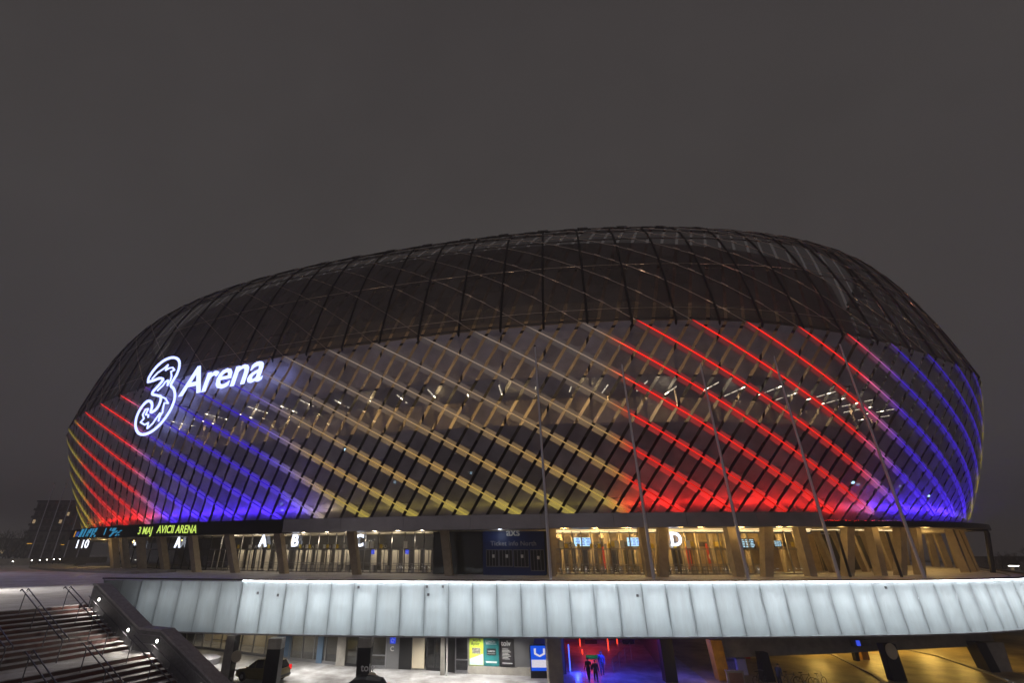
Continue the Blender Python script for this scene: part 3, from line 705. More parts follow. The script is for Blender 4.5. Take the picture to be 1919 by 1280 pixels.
# ---- ticket booth
a, b = s_at(905, -3.8, 0), s_at(1021, -3.8, 0)
tb = thing('ticket_booth', 'dark blue ticket booth with white lettering and barred counter windows', 'ticket booth', RP((a + b) / 2, -3.8, ZF))
mb = MB(); ringbox(mb, a, b, -4.95, -3.8, ZF, 2.1, 2.0, False); mb.build('wall', 'booth_blue', tb)
n_ = RN((a + b) / 2); t_ = tang((a + b) / 2); mid_ = RP((a + b) / 2, -3.7, 0)
def bpx(px, z): s_ = s_at(px, -3.7, z); return RP(s_, -3.7, z)
for x0, x1, y0, y1 in ((911, 934, 1031, 1062), (935, 960, 1031, 1062), (962, 990, 1031, 1063), (993, 1019, 1031, 1070)):
    P = bpx(x0, 0); z0, z1 = aty(x0, y1, P.y).z, aty(x0, y0, P.y).z; Q = bpx(x1, 0); w = (Q - P).length; c = (P + Q) / 2; c.z = (z0 + z1) / 2; X = (Q - P).normalized(); Y = X.cross(UPV)
    mb = MB(); h = z1 - z0
    mb.box(c + UPV * h / 2, (w, .1, .08), X, Y); mb.box(c - UPV * h / 2, (w, .16, .1), X, Y)
    for k in range(5): mb.box(c + X * (w * (-.5 + k / 4) * .97), (.07, .08, h - .1), X, Y)
    o = mb.build('window', 'frame_grey', tb); mb = MB(); mb.box(c - Y * .04, (w - .05, .03, h - .05), X, Y); mb.build('pane', 'black', o)
    mb = MB(); mb.box(c + Y * .06 + UPV * h * .12 + X * .12, (.3, .02, .36), X, Y); mb.build('notice', 'white_sign', o)
P = bpx(962, 1); text('axs', 1.25, 'white_sign', tb, P + UPV * (aty(962, 1004.5, P.y).z - P.z), t_, UPV, .03, 0, .02, 'lettering', 'CENTER')
P = bpx(962, .6); mat('grey_sign', (.45, .46, .5), .5); text('Ticket info North', .72, 'grey_sign', tb, P + UPV * (aty(962, 1023, P.y).z - P.z), t_, UPV, .03, 0, .012, 'lettering', 'CENTER', 1.0, 1.05)
mb = MB()
for k in range(3): mb.box(RP((a + b) / 2 + (k - 1) * 2.4, -3.3, 2.0), (.3, .3, .1))
lamp('booth_light', 'POINT', RP((a + b) / 2 - 1.5, -2.2, 1.7), 26, (.75, .85, 1), .2, parent=tb)

# ---- the big illuminated sign
gs = np.linspace(-100, -40, 121); gv = np.linspace(.3, 1.5, 61)
GP = np.array([[S(float(a), float(round(v, 3))) for a in gs] for v in gv])
gy = GP[..., 1] * cp + GP[..., 2] * sp_; GX = PX0 + F * GP[..., 0] / gy; GY = PY0 - F * (-GP[..., 1] * sp_ + GP[..., 2] * cp) / gy
def on_skin(px, py, off):
    d_ = (GX - px) ** 2 + (GY - py) ** 2; i, j = np.unravel_index(d_.argmin(), d_.shape); return S(float(gs[j]), float(round(gv[i], 3)), off)
p1, p2, p3, p4 = on_skin(265, 800, .9), on_skin(490, 700, .9), on_skin(300, 690, .9), on_skin(380, 720, 1.6)
X_ = (p2 - p1); X_.z = 0; X_.normalize(); nn = Vector((X_.y, -X_.x, 0)); nn = (nn + UPV * -.12).normalized()
far_ = max(p.dot(nn) for p in (p1, p2, p3, p4))
def on_sign(px, py): d_ = ray(px, py); return d_ * (far_ / d_.dot(nn))
sg = thing('illuminated_sign', 'white glowing outlined figure three beside the word Arena on the upper facade', 'sign', on_sign(375, 740))
Zp = lambda x, y: on_sign(240 + x / 6.4, 640 + y / 6.4)
L1 = [(235, 485), (245, 435), (290, 360), (360, 280), (440, 220), (520, 193), (580, 203), (610, 245), (606, 320), (578, 395), (540, 460), (508, 525), (540, 565), (557, 625), (550, 700), (520, 785), (470, 875), (405, 965), (325, 1045), (245, 1098), (175, 1117), (125, 1103), (95, 1060), (84, 990), (100, 900), (140, 815), (190, 748), (235, 715), (272, 728), (283, 775), (268, 848), (318, 825), (355, 780), (380, 725), (388, 665), (350, 648), (288, 632), (300, 595), (355, 535), (405, 475), (412, 450), (370, 442), (300, 468), (235, 485)]
L3 = [(390, 660), (445, 685), (475, 742), (430, 738), (415, 800), (408, 850), (378, 900), (360, 955), (378, 860), (330, 925), (290, 985), (225, 1045), (238, 975), (195, 1000), (145, 970), (185, 925), (170, 880), (205, 815), (238, 808), (205, 880), (240, 880), (235, 910)]
L4 = [(285, 445), (350, 375), (430, 320), (475, 280), (445, 345), (490, 318), (530, 313), (552, 340), (510, 362), (517, 410), (505, 460), (468, 528), (475, 465), (440, 485), (415, 525), (350, 588)]
def stroke(mb, pts, w, closed=False):
    P = [Zp(*p) for p in pts]; dz = nn * -.12; n = len(P)
    for i in range(n - 1):
        a, b = P[i], P[i + 1]; d_ = (b - a).normalized(); s_ = d_.cross(nn).normalized() * w / 2; a2, b2 = a - d_ * w * .3, b + d_ * w * .3
        mb.prism([a2 - s_ + nn * .002 * (i % 3), b2 - s_ + nn * .002 * (i % 3), b2 + s_ + nn * .002 * (i % 3), a2 + s_ + nn * .002 * (i % 3)], dz)
def dense(pts, n=4):
    v = [Vector((*p, 0)) for p in pts]; out = []
    for i in range(len(v) - 1):
        a, b, c, d_ = v[max(i - 1, 0)], v[i], v[i + 1], v[min(i + 2, len(v) - 1)]
        for k in range(n):
            t = k / n; q = .5 * ((2 * b) + (c - a) * t + (2 * a - 5 * b + 4 * c - d_) * t * t + (3 * b - a - 3 * c + d_) * t ** 3); out.append((q.x, q.y))
    return out + [pts[-1]]
wpx = (on_sign(300, 740) - on_sign(301, 740)).length
mb = MB(); stroke(mb, dense(L1, 3), wpx * 3.0); mb.build('logo_outline', 'sign_white', sg)
mb = MB(); stroke(mb, L3, wpx * 1.6); mb.build('logo_flame', 'sign_white', sg); mb = MB(); stroke(mb, L4, wpx * 1.6); mb.build('logo_flame', 'sign_white', sg)
A0, A1 = on_sign(336, 743), on_sign(488, 713)
X = (A1 - A0).normalized(); Y = nn.cross(X).normalized()
cap = (on_sign(371, 686.5) - on_sign(366, 737)).dot(Y) / .70
o = text('Arena', cap, 'sign_white', sg, A0, X, Y, .12, .3, .008, 'letters', 'LEFT', 1.0, .97)
w = max((v.co - A0).dot(X) for v in o.data.vertices); k = (on_sign(494, 690) - A0).dot(X) / w
for v in o.data.vertices: v.co += X * ((v.co - A0).dot(X) * (k - 1))
ft = MB()
for p in ((290, 720), (330, 760), (400, 715), (470, 700)): q = on_sign(*p); ft.tube([q - nn * .26, q - nn * 1.8], .05, 5)
ft.build('bracket', 'dark_metal', sg)

# ------------------------------------------------------------ street level under the deck
dk = MB(); dk.poly([Vector((p.x, p.y + .2, ZB - .13)) for p in E0[:-1]] + [Vector((100, 200, ZB - .13)), Vector((-60, 200, ZB - .13))])
dk.build('deck_underside', 'concrete', pw)
wp = [(330, 1212), (400, 1219), (459, 1227), (556, 1239), (631, 1247), (700, 1253), (815, 1257), (853, 1262), (881, 1263), (966, 1267), (1003, 1268)]
WP = [atz(x, y, ZG) for x, y in wp]
# street building facade (parts of one ground-floor front)
sb = thing('street_front', 'street level shop front of glass doors and steel panels under the deck', 'shop front', WP[5])
def along(px):                                         # point on the front at picture column px
    for (x0, _), (x1, _), a, b in zip(wp[:-1], wp[1:], WP[:-1], WP[1:]):
        if x0 <= px <= x1:
            lo_, hi_ = 0., 1.
            for _ in range(40):
                m_ = (lo_ + hi_) / 2; P = a.lerp(b, m_)
                if projx((P.x, P.y, -8.6)) < px: lo_ = m_
                else: hi_ = m_
            return a.lerp(b, lo_)
    return WP[-1] if px > wp[-1][0] else WP[0]
def panel(px0, px1, z0, z1, mt, name, proud=0., th=.12, parent=None):
    a, b = along(px0), along(px1); X = (b - a).normalized(); n_ = Vector((X.y, -X.x, 0)); mb = MB(); c = (a + b) / 2 + n_ * (proud - th / 2); c.z = (z0 + z1) / 2
    mb.box(c, ((b - a).length, th, z1 - z0), X, n_); return mb.build(name, mt, parent or sb), a + n_ * proud, X, n_
ZT = ZB - .14
def glazing(px0, px1, n, gl='glass', z1=ZT - .5, fr='frame_grey', rail=False):
    a, b = along(px0), along(px1); X = (b - a).normalized(); n_ = Vector((X.y, -X.x, 0)); L = (b - a).length; mb = MB()
    for i in range(n + 1): p = a + X * (L * i / n); mb.box((p.x, p.y, (ZG + z1) / 2), (.09, .14, z1 - ZG), X, n_)
    for z, h in ((ZG + .12, .24), (z1 - .04, .08)) + (((ZG + 1.05, .09),) if rail else ()):
        c = (a + b) / 2; mb.box((c.x, c.y, z), (L - .1, .12, h), X, n_)
    o = mb.build('window', fr, sb); mb = MB(); c = (a + b) / 2; c.z = (ZG + z1) / 2; mb.box(c, (L - .04, .02, z1 - ZG - .1), X, n_); mb.build('pane', gl, o); return o
# interior behind the left glass: pale wall and lamps
for q in range(0, 5):
    a, b = WP[q], WP[q + 1]; X = (b - a).normalized(); n_ = Vector((X.y, -X.x, 0)); mb = MB(); c = (a + b) / 2 - n_ * 4; c.z = (ZG + ZT) / 2; mb.box(c, ((b - a).length + .4, .1, ZT - ZG), X, n_); mb.build('lobby_wall', 'beige', sb)
    c2 = (a + b) / 2 - n_ * 1.8; c2.z = ZT - .7; lamp('shop_light', 'POINT', c2, 110 if q < 3 else 26, (1, .82, .55), .2, parent=sb)
panel(330, 1003, ZT - .5, ZT, 'blue_panel', 'steel_band', .03)
glazing(335, 400, 4); glazing(400, 455, 3, rail=True); glazing(455, 500, 2); glazing(500, 545, 2); glazing(548, 632, 4, 'glass_dim'); panel(520, 548, ZG, ZT - .5, 'blue_panel', 'steel_panel', .05)
panel(597, 607, ZG, ZT - .5, 'blue_panel', 'steel_panel', .12)
glazing(645, 698, 2, 'glass_dim', fr='dark_metal')
o = glazing(698, 724, 1, 'glass_dim', rail=True, fr='steel'); o['label'] = 'pale steel framed single glass door'
panel(724, 770, ZG, ZT - .5, 'frame_grey', 'steel_panel', .03)
o, a, X, n_ = panel(731, 741, ZG + 2.05, ZG + 2.75, 'screen_blue', 'sign_plate', .1, .04)
p = a + X * .25 + n_ * .03; mb = MB(); mb.tube([p + X * .15 * math.cos(q / 8 * 6.28) + UPV * (.15 * math.sin(q / 8 * 6.28) + ZG + 2.3 - p.z) for q in range(8)], .025, 4); mb.tube([p + UPV * (ZG + 2.66 - p.z), p + UPV * (ZG + 2.38 - p.z), p + UPV * (ZG + 2.38 - p.z) + X * .18], .025, 4); mb.build('pictogram', 'white_sign', o)
text('C', .55, 'white_sign', sb, Vector((p.x, p.y, ZG + 1.45)) - X * .2, X, UPV, .03, 0, .02)
panel(749, 772, ZG, ZT - .6, 'black', 'dark_door', .09); panel(773, 796, ZG + .1, ZT - .6, 'beige', 'poster_frame', .05)
glazing(801, 830, 2, 'glass_dim', fr='dark_metal'); panel(840, 853, ZG, ZT - .6, 'black', 'dark_door', .05)
o = glazing(854, 877, 1, 'glass_dim', rail=True, fr='steel'); o['label'] = 'steel framed glass door beside the coloured posters'
panel(877, 1003, ZG, ZG + .62, 'concrete', 'plinth', .1); panel(877, 1003, ZG + .62, ZT - .5, 'frame_grey', 'steel_panel', .0)
# posters
def poster(px0, px1, mt, label):
    a, b = along(px0), along(px1); X = (b - a).normalized(); n_ = Vector((X.y, -X.x, 0)); z0, z1 = ZG + .66, ZT - .62; h = z1 - z0; w = (b - a).length
    t = thing('poster', label, 'poster', Vector((a.x, a.y, z0)) + n_ * .06, 'posters on the street front')
    mb = MB(); c = (a + b) / 2 + n_ * .06; c.z = (z0 + z1) / 2; mb.box(c, (w, .04, h), X, n_); mb.build('sheet', mt, t)
    def at_(u, v): p = a + X * (u * w) + n_ * .085; return Vector((p.x, p.y, z0 + v * h))
    return t, at_, w, h, X, n_
mat('poster_lime', (.55, .72, .06), .5); mat('poster_teal', (.01, .16, .17), .5); mat('poster_black', (.012, .011, .014), .5); mat('pale_blue', (.45, .55, .66), .5); mat('photo_grey', (.2, .19, .18), .5, noise=.9, scale=9); mat('poster_text', (.75, .75, .75), .5)
t, A_, w, h, X, n_ = poster(880, 906, 'poster_lime', 'lime green poster with black handwriting work & play, left of three')
text('work', h * .17, 'black', t, A_(.24, .85), X, UPV, .01, 0, .012); text('&play', h * .17, 'black', t, A_(.1, .73), X, UPV, .01, .2, .012)
mb = MB(); mb.box(A_(.5, .52), (w * .62, .02, h * .22), X, n_); mb.build('photo', 'photo_grey', t)
mb = MB(); mb.poly([A_(.02, .02), A_(.98, .02), A_(.98, .42), A_(.02, .22)]); mb.build('slash', 'pale_blue', t)
t, A_, w, h, X, n_ = poster(907, 935, 'poster_teal', 'teal poster with white heading LUNCH and a small dark picture, middle of three')
text('LUNCH', h * .12, 'poster_text', t, A_(.13, .82), X, UPV, .01, 0, .015); text('LUNCH', h * .09, 'poster_text', t, A_(.27, .49), X, UPV, .03, 0, .012)
mb = MB(); mb.box(A_(.5, .5), (w * .62, .015, h * .24), X, n_); mb.build('photo', 'black', t)
for u, v, ww in ((.5, .78, .7), (.5, .43, .5), (.5, .12, .7), (.5, .15, .75)): mb = MB(); mb.box(A_(u, v), (w * ww, .015, h * .022), X, n_); mb.build('text_bar', 'poster_text', t)
t, A_, w, h, X, n_ = poster(937, 964, 'poster_black', 'black poster with grey heading tolv above rows of small text, right of three')
text('tolv', h * .26, 'poster_text', t, A_(.1, .74), X, UPV, .01, 0, .015)
mb = MB()
for i in range(8): mb.box(A_(.38 + .04 * (i % 3), .62 - .05 * i), (w * (.4 + .1 * (i % 3)), .015, h * .015), X, n_)
mb.box(A_(.5, .12), (w * .7, .015, h * .02), X, n_); mb.build('text_bars', 'poster_text', t)
# blue backlit info screen
P = aty(996, 1266, 49.6); Q = aty(1030, 1266, 49.6); z0, z1 = -10.0, aty(996, 1209, 49.6).z
t = thing('info_screen', 'bright blue upright info screen half hidden by the concrete column', 'screen', Vector((P.x, P.y, ZG)))
mb = MB(); mb.box(((P.x + Q.x) / 2, 49.6, (ZG + z1) / 2), (Q.x - P.x + .12, .22, z1 - ZG), ); mb.build('case', 'dark_metal', t)
mb = MB(); mb.poly([Vector((P.x, 49.47, z0 + .25)), Vector((Q.x, 49.47, z0 + .25)), Vector((Q.x, 49.47, z1 - .06)), Vector((P.x, 49.47, z1 - .06))]); emis('kiosk_blue', (.01, .09, .75), 1.0); mb.build('display', 'kiosk_blue', t)
hh = z1 - z0; cx_ = (P.x + Q.x) / 2
mb = MB(); mb.box((cx_, 49.45, z0 + hh * .36), (Q.x - P.x - .1, .02, hh * .26)); emis('kiosk_pale', (.8, .75, .85), .9); mb.build('text_block', 'kiosk_pale', t)
mb = MB(); mb.poly([Vector((cx_ - .5, 49.45, z0 + hh * .68)), Vector((cx_, 49.45, z0 + hh * .58)), Vector((cx_ + .5, 49.45, z0 + hh * .68)), Vector((cx_ + .5, 49.45, z0 + hh * .88)), Vector((cx_ + .32, 49.45, z0 + hh * .88)), Vector((cx_ + .32, 49.45, z0 + hh * .72)), Vector((cx_, 49.45, z0 + hh * .65)), Vector((cx_ - .32, 49.45, z0 + hh * .72)), Vector((cx_ - .32, 49.45, z0 + hh * .88)), Vector((cx_ - .5, 49.45, z0 + hh * .88))]); mb.build('emblem', 'kiosk_pale', t)

# deck columns
def deck_col(px0, px1, Y, mt, label, top_shift=0, base_mt=None, zsplit=None, wy=.8, cat='column', side=None, pyt=1200):
    P0, P1 = aty(px0, pyt, Y), aty(px1, pyt, Y); dz = ZB - .14
    t = thing('concrete_column', label, cat, Vector(((P0.x + P1.x) / 2, Y + wy / 2, ZG)), 'columns under the deck')
    def sl(z): k = (z - dz) / (ZG - dz); return [Vector((P0.x - top_shift * k, Y, z)), Vector((P1.x - top_shift * k, Y, z)), Vector((P1.x - top_shift * k, Y + wy, z)), Vector((P0.x - top_shift * k, Y + wy, z))]
    zs = [ZG] + ([zsplit] if zsplit else []) + [dz]; ms = [base_mt, mt] if zsplit else [mt]
    for z0, z1, m_ in zip(zs[:-1], zs[1:], ms):
        mb = MB(); mb.hexa(sl(z0), sl(z1)); mb.build('shaft' if m_ == mt else 'painted_base', m_, t)
    if side:
        mb = MB(); a, b = sl(ZG + .02), sl(dz - .02); mb.hexa([a[1] + Vector((.004, .02, 0)), a[1] + Vector((.03, .02, 0)), a[2] + Vector((.03, -.02, 0)), a[2] + Vector((.004, -.02, 0))], [b[1] + Vector((.004, .02, 0)), b[1] + Vector((.03, .02, 0)), b[2] + Vector((.03, -.02, 0)), b[2] + Vector((.004, -.02, 0))]); mb.build('side_panel', side, t)
    return t
deck_col(424, 440, 47.6, 'concrete', 'pale concrete column with a dark side beside the parked car, leftmost under the deck', side='dark_paint', wy=1.1)
deck_col(503, 528, 46.2, 'concrete', 'column with a black painted lower half standing in front of the olive car', base_mt='dark_paint', zsplit=-7.6, wy=1.0)
deck_col(672, 696, 46.6, 'concrete', 'column painted black below with the word tolv on it', base_mt='dark_paint', zsplit=-7.55, wy=.9)
p = aty(675, 1268, 46.56); text('tolv', .75, 'poster_text', bpy.data.objects['concrete_column.002'], Vector((p.x, 46.57, -9.2)), (1, 0, 0), UPV, .02, 0, .015)
for k, (px, Y, mt, pr) in enumerate(((697, 46.57, 'beige', 2), (443, 47.58, 'beige', 0))):
    q = aty(px, 1231 if k else 1272, Y); mb = MB(); mb.lathe((q.x, Y, q.z), [(.44, 0), (.44, .03)], (0, -1, 0), 24); mb.build('painted_disc', mt, bpy.data.objects['concrete_column' + ('.002' if k == 0 else '')])
deck_col(633, 649, 54.2, 'concrete', 'slim pale column against the street front between window and glass door', wy=.5)
deck_col(826, 834, 50.5, 'concrete', 'slim column with a thin white pipe in front of the street doors', wy=.4)
deck_col(1025, 1051, 47.8, 'concrete_warm', 'broad brownish column beside the blue info screen', wy=1.3)
deck_col(1237, 1259, 48.0, 'dark_paint', 'black column at the right side of the blue lit passage', wy=.8)
mb = MB(); q = aty(838, 1200, 50.3); mb.tube([(q.x, 50.3, ZB - .2), (q.x, 50.3, ZG)], .07, 8); o = mb.build('drain_pipe', 'white_sign'); tag(o, 'thin white drain pipe standing beside a slim column', 'pipe')

# blue and red lit passage
pa = thing('passage', 'deep passage under the deck lit blue and red with dark steel side walls', 'passage', Vector((14, 60, ZG)))
def slab(name, a, b, mt, z0=ZG, z1=ZT, th=.25, parent=pa):
    a, b = Vector((*a, 0)), Vector((*b, 0)); X = (b - a).normalized(); n_ = Vector((X.y, -X.x, 0)); mb = MB(); c = (a + b) / 2; c.z = (z0 + z1) / 2; mb.box(c, ((b - a).length, th, z1 - z0), X, n_); return mb.build(name, mt, parent)
mat('dark_ribbed', (.08, .08, .10), .4, .4, noise=.3, scale=2)
xa, xb, xc = aty(1062, 1250, 51).x, aty(1240, 1250, 51).x, aty(1235, 1220, 64).x
slab('side_wall', (xa - .2, 51), (xa + 2.2, 72), 'dark_ribbed'); slab('side_wall', (xb + .3, 51), (xb + 4.8, 72), 'dark_ribbed'); slab('end_wall', (xa, 72), (xb + 6, 72), 'dark_ribbed')
slab('front_wall', (WP[-1].x, WP[-1].y), (xa - .2, 51), 'frame_grey')
mb = MB()
for px, y0, y1, Y in ((1091, 1218, 1246, 60), (1138, 1196, 1245, 62), (1086, 1196, 1212, 64), (1156, 1198, 1212, 66)):
    p, q = aty(px, y0, Y), aty(px + 1.5, y1, Y); mb = MB(); mb.tube([(p.x, Y, min(p.z, ZT - .1)), (p.x, Y, max(q.z, ZG))], .06, 6); o = mb.build('red_tube', 'neon_red', pa)
mb = MB(); p = aty(1067, 1260, 51.6); mb.tube([(p.x + .1, 51.6, ZG + .1), (p.x + .1, 51.6, ZG + 2.2)], .05, 6); mb.build('blue_tube', 'neon_blue', pa)
p = aty(1070, 1270, 51.4); lamp('blue_light', 'POINT', (p.x + .6, 51.2, ZG + .5), 200, (.03, .06, 1), .15, parent=pa)
lamp('blue_light', 'POINT', (xa + 3.6, 49.6, ZG + 3.0), 620, (.04, .06, 1), .2, parent=pa)
lamp('red_light', 'POINT', (xa + 5, 63, ZG + 2.4), 300, (1, .05, .03), .3, parent=pa)
lamp('blue_light', 'POINT', (xb + 1.8, 49.5, ZG + 2.8), 160, (.16, .12, 1), .3, parent=pa)
for px, y in ((1110, 1222), (1178, 1206), (1108, 1206)): p = aty(px, y, 66); mb = MB(); mb.box((p.x, 66, p.z), (1.4, .12, .7)); mb.build('hanging_board', 'black', pa)
mb = MB(); p = aty(1115, 1259, 58); mb.box((p.x, 58, ZG + .12), (1.5, .5, .2)); emis('green_glow', (.01, .2, .07), .5); mb.build('green_step', 'green_glow', pa)
mb = MB(); p0, p1 = atz(1150, 1262, ZG), atz(1184, 1238, ZG)
for z in (.55, 1.0): mb.tube([p0 + UPV * z, p1 + UPV * (z + .5)], .03, 6)
for t_ in (0, .33, .66, 1): q = p0.lerp(p1, t_); mb.tube([q, q + UPV * (1.0 + .5 * t_)], .03, 6)
tag(mb.build('handrail', 'steel'), 'slanting steel handrail at the right of the blue passage', 'handrail')

# right side beam, sodium lit tunnel
bm_ = thing('deck_beam', 'long grey concrete beam under the right half of the deck', 'beam', (30, 51, ZB))
x0, x1 = aty(1335, 1200, 49).x, aty(1880, 1196, 52).x
mb = MB(); L_ = [Vector((x0, 49.2, ZB - .16)), Vector((x1, 53, ZB - .16)), Vector((x1, 53, aty(1850, 1210, 53).z)), Vector((aty(1560, 1226, 50.3).x, 50.4, aty(1560, 1226, 50.4).z)), Vector((aty(1362, 1233, 49.3).x, 49.3, aty(1362, 1234, 49.3).z))]
mb.prism(L_, Vector((.1, .9, 0))); mb.build('beam', 'concrete', bm_)
mb = MB(); q = aty(1612, 1205, 50.6); mb.box((q.x, 50.55, aty(1600, 1206, 50.5).z), (1.9, .06, .5), (1, .075, 0), (-.075, 1, 0)); o = mb.build('sign_plate', 'frame_grey', bm_)
mb = MB(); mb.box((q.x - .3, 50.44, aty(1600, 1206, 50.5).z), (.35, .03, .42), (1, .075, 0), (-.075, 1, 0)); mb.build('symbol', 'screen_blue', o)
tf = MB(); tf.poly([Vector((aty(1340, 1280, 44).x, 40, ZG + .004)), Vector((75, 40, ZG + .004)), Vector((100, 110, ZG + .004)), Vector((30, 110, ZG + .004))]); tag(tf.build('tunnel_road', 'tunnel_floor'), kind='structure')
for pts in (((1480, 1215), (1560, 1228), (1640, 1268), (1660, 1284)), ((1684, 1216), (1760, 1232), (1860, 1266), (1900, 1284))):
    mb = MB(); P = [atz(x, y, ZG) for x, y in pts]
    for a, b in zip(P[:-1], P[1:]):
        X = (b - a).normalized(); n_ = Vector((-X.y, X.x, 0)); c = (a + b) / 2; mb.box((c.x, c.y, ZG + .07), ((b - a).length, .35, .13), X, n_)
    tag(mb.build('kerb', 'concrete'), kind='structure')
def slantcol(name, label, top, bot, Y, mt, wy=.8, extra=None):
    t = thing(name, label, 'column', Vector((aty(bot[0], bot[2], Y).x, Y, ZG)), 'columns under the deck')
    a, b = aty(top[0], top[2], Y), aty(top[1], top[2], Y); c, d_ = aty(bot[0], bot[2], Y), aty(bot[1], bot[2], Y); k = (ZG - a.z) / (c.z - a.z); c, d_ = a.lerp(c, k), b.lerp(d_, k)
    o = Vector((0, wy, 0)); mb = MB(); mb.hexa([c, d_, d_ + o, c + o], [a, b, b + o, a + o]); mb.build('shaft', mt, t); return t, a, b, c, d_
slantcol('leaning_column', 'yellow lit leaning column at the left end of the grey beam', (1331, 1352, 1201), (1350, 1371, 1280), 48.6, 'yellow_lit_column', .9)
t, a, b, c, d_ = slantcol('leaning_column', 'dark leaning column with a pale oval near its top', (1654, 1678, 1208), (1676, 1702, 1280), 48.4, 'dark_paint', .7)
o_ = (a.lerp(b, .5)).lerp(c.lerp(d_, .5), .19); mb = MB(); ax = (c - a).normalized()
pts = [o_ + Vector((math.cos(q / 20 * 6.283) * .5, -.02, 0)) + ax * (math.sin(q / 20 * 6.283) * .62) for q in range(20)]; mb.prism(pts, (0, -.03, 0)); mb.build('painted_oval', 'beige', t)
slantcol('leaning_column', 'dark leaning column left of the bicycles under the beam', (1424, 1439, 1224), (1432, 1455, 1280), 48.2, 'dark_paint', .7)
slantcol('leaning_column', 'short yellow column behind the beam in the lit tunnel', (1610, 1622, 1208), (1620, 1634, 1248), 57, 'yellow_lit_column', .9)
slantcol('leaning_column', 'dark slim column beside the short yellow column in the tunnel', (1598, 1606, 1208), (1608, 1614, 1248), 56.4, 'dark_paint', .5)
slantcol('leaning_column', 'big leaning end column with a black front under the right end of the deck', (1828, 1847, 1205), (1868, 1886, 1280), 51.6, 'dark_paint', 1.2)
slantcol('leaning_column', 'pale grey end column leaning behind the black one', (1846, 1880, 1205), (1885, 1905, 1280), 52.0, 'concrete', 1.4)
for px, Y, pw_ in ((1530, 60, 260), (1640, 62, 420), (1740, 64, 420), (1800, 58, 200)): p = aty(px, 1225, Y); lamp('sodium_light', 'POINT', (p.x, Y, -7.3), pw_ * 1.7, (1, .62, .13), .3, parent=bm_)
for px, Y, pw_ in ((1345, 47.0, 60),): p = aty(px, 1225, Y); lamp('sodium_light', 'POINT', (p.x - 1.5, 46.6, -8.2), pw_, (1, .62, .13), .2, parent=bm_)
# small things beside the yellow column
def blk(name, label, cat, px0, px1, py0, py1, Y, mt, th=.5, panel_mt=None):
    a, b = aty(px0, py1, Y), aty(px1, py0, Y); t = thing(name, label, cat, Vector(((a.x + b.x) / 2, Y, a.z)))
    mb = MB(); mb.box(((a.x + b.x) / 2, Y + th / 2, (a.z + b.z) / 2), (b.x - a.x, th, b.z - a.z)); mb.build('body', mt, t)
    mb = MB(); mb.box(((a.x + b.x) / 2, Y + th / 2, b.z + .03), (b.x - a.x + .1, th + .1, .06)); mb.build('top', 'coping', t)
    if panel_mt: mb = MB(); mb.box(((a.x + b.x) / 2, Y - .012, (a.z + b.z) / 2), ((b.x - a.x) * .8, .02, (b.z - a.z) * .8)); mb.build('panel', panel_mt, t)
    return t
mat('brown_board', (.22, .12, .11), .6)
blk('utility_cabinet', 'grey metal cabinet right of the yellow leaning column', 'cabinet', 1360, 1386, 1236, 1284, 51.0, 'frame_grey', .6, 'coping')
blk('marker_post', 'short bright white post beside the grey cabinet', 'post', 1388, 1397, 1236, 1280, 50.6, 'white_sign', .3)
blk('information_board', 'low brown board in front of the grey cabinet', 'board', 1367, 1393, 1259, 1290, 47.5, 'concrete', .2, 'brown_board')
blk('red_sign', 'small orange red sign under the grey beam', 'sign', 1394, 1405, 1227, 1236, 54, 'red_banner', .1)

# street lamps hidden under the deck, white
for px, Y, pw_ in ((375, 53, 210), (470, 52, 250), (580, 51.5, 260), (690, 50.3, 210), (790, 49.6, 230), (890, 49.2, 230), (960, 48.6, 90)):
    p = aty(px, 1230, Y); mb = MB(); mb.lathe((p.x, Y, ZB - .2), [(.16, 0), (.16, .07)], (0, 0, 1), 12); o = mb.build('ceiling_lamp', 'lamp_white', pw)
    lamp('street_light', 'SPOT', (p.x, Y, ZB - .25), pw_ * 6.5, (1, .96, .88), .12, (p.x, Y - .01, ZG), parent=pw, spot=150)
# bollard-like bench and planter at far left under the deck
mb = MB(); p = atz(372, 1245, ZG); mb.lathe((p.x, p.y, ZG), [(1.9, 0), (1.9, .5), (1.75, .55)], (0, 0, 1), 28); o = mb.build('round_bench', 'coping'); tag(o, 'low round pale bench on the snowy pavement left of the leftmost column', 'bench')

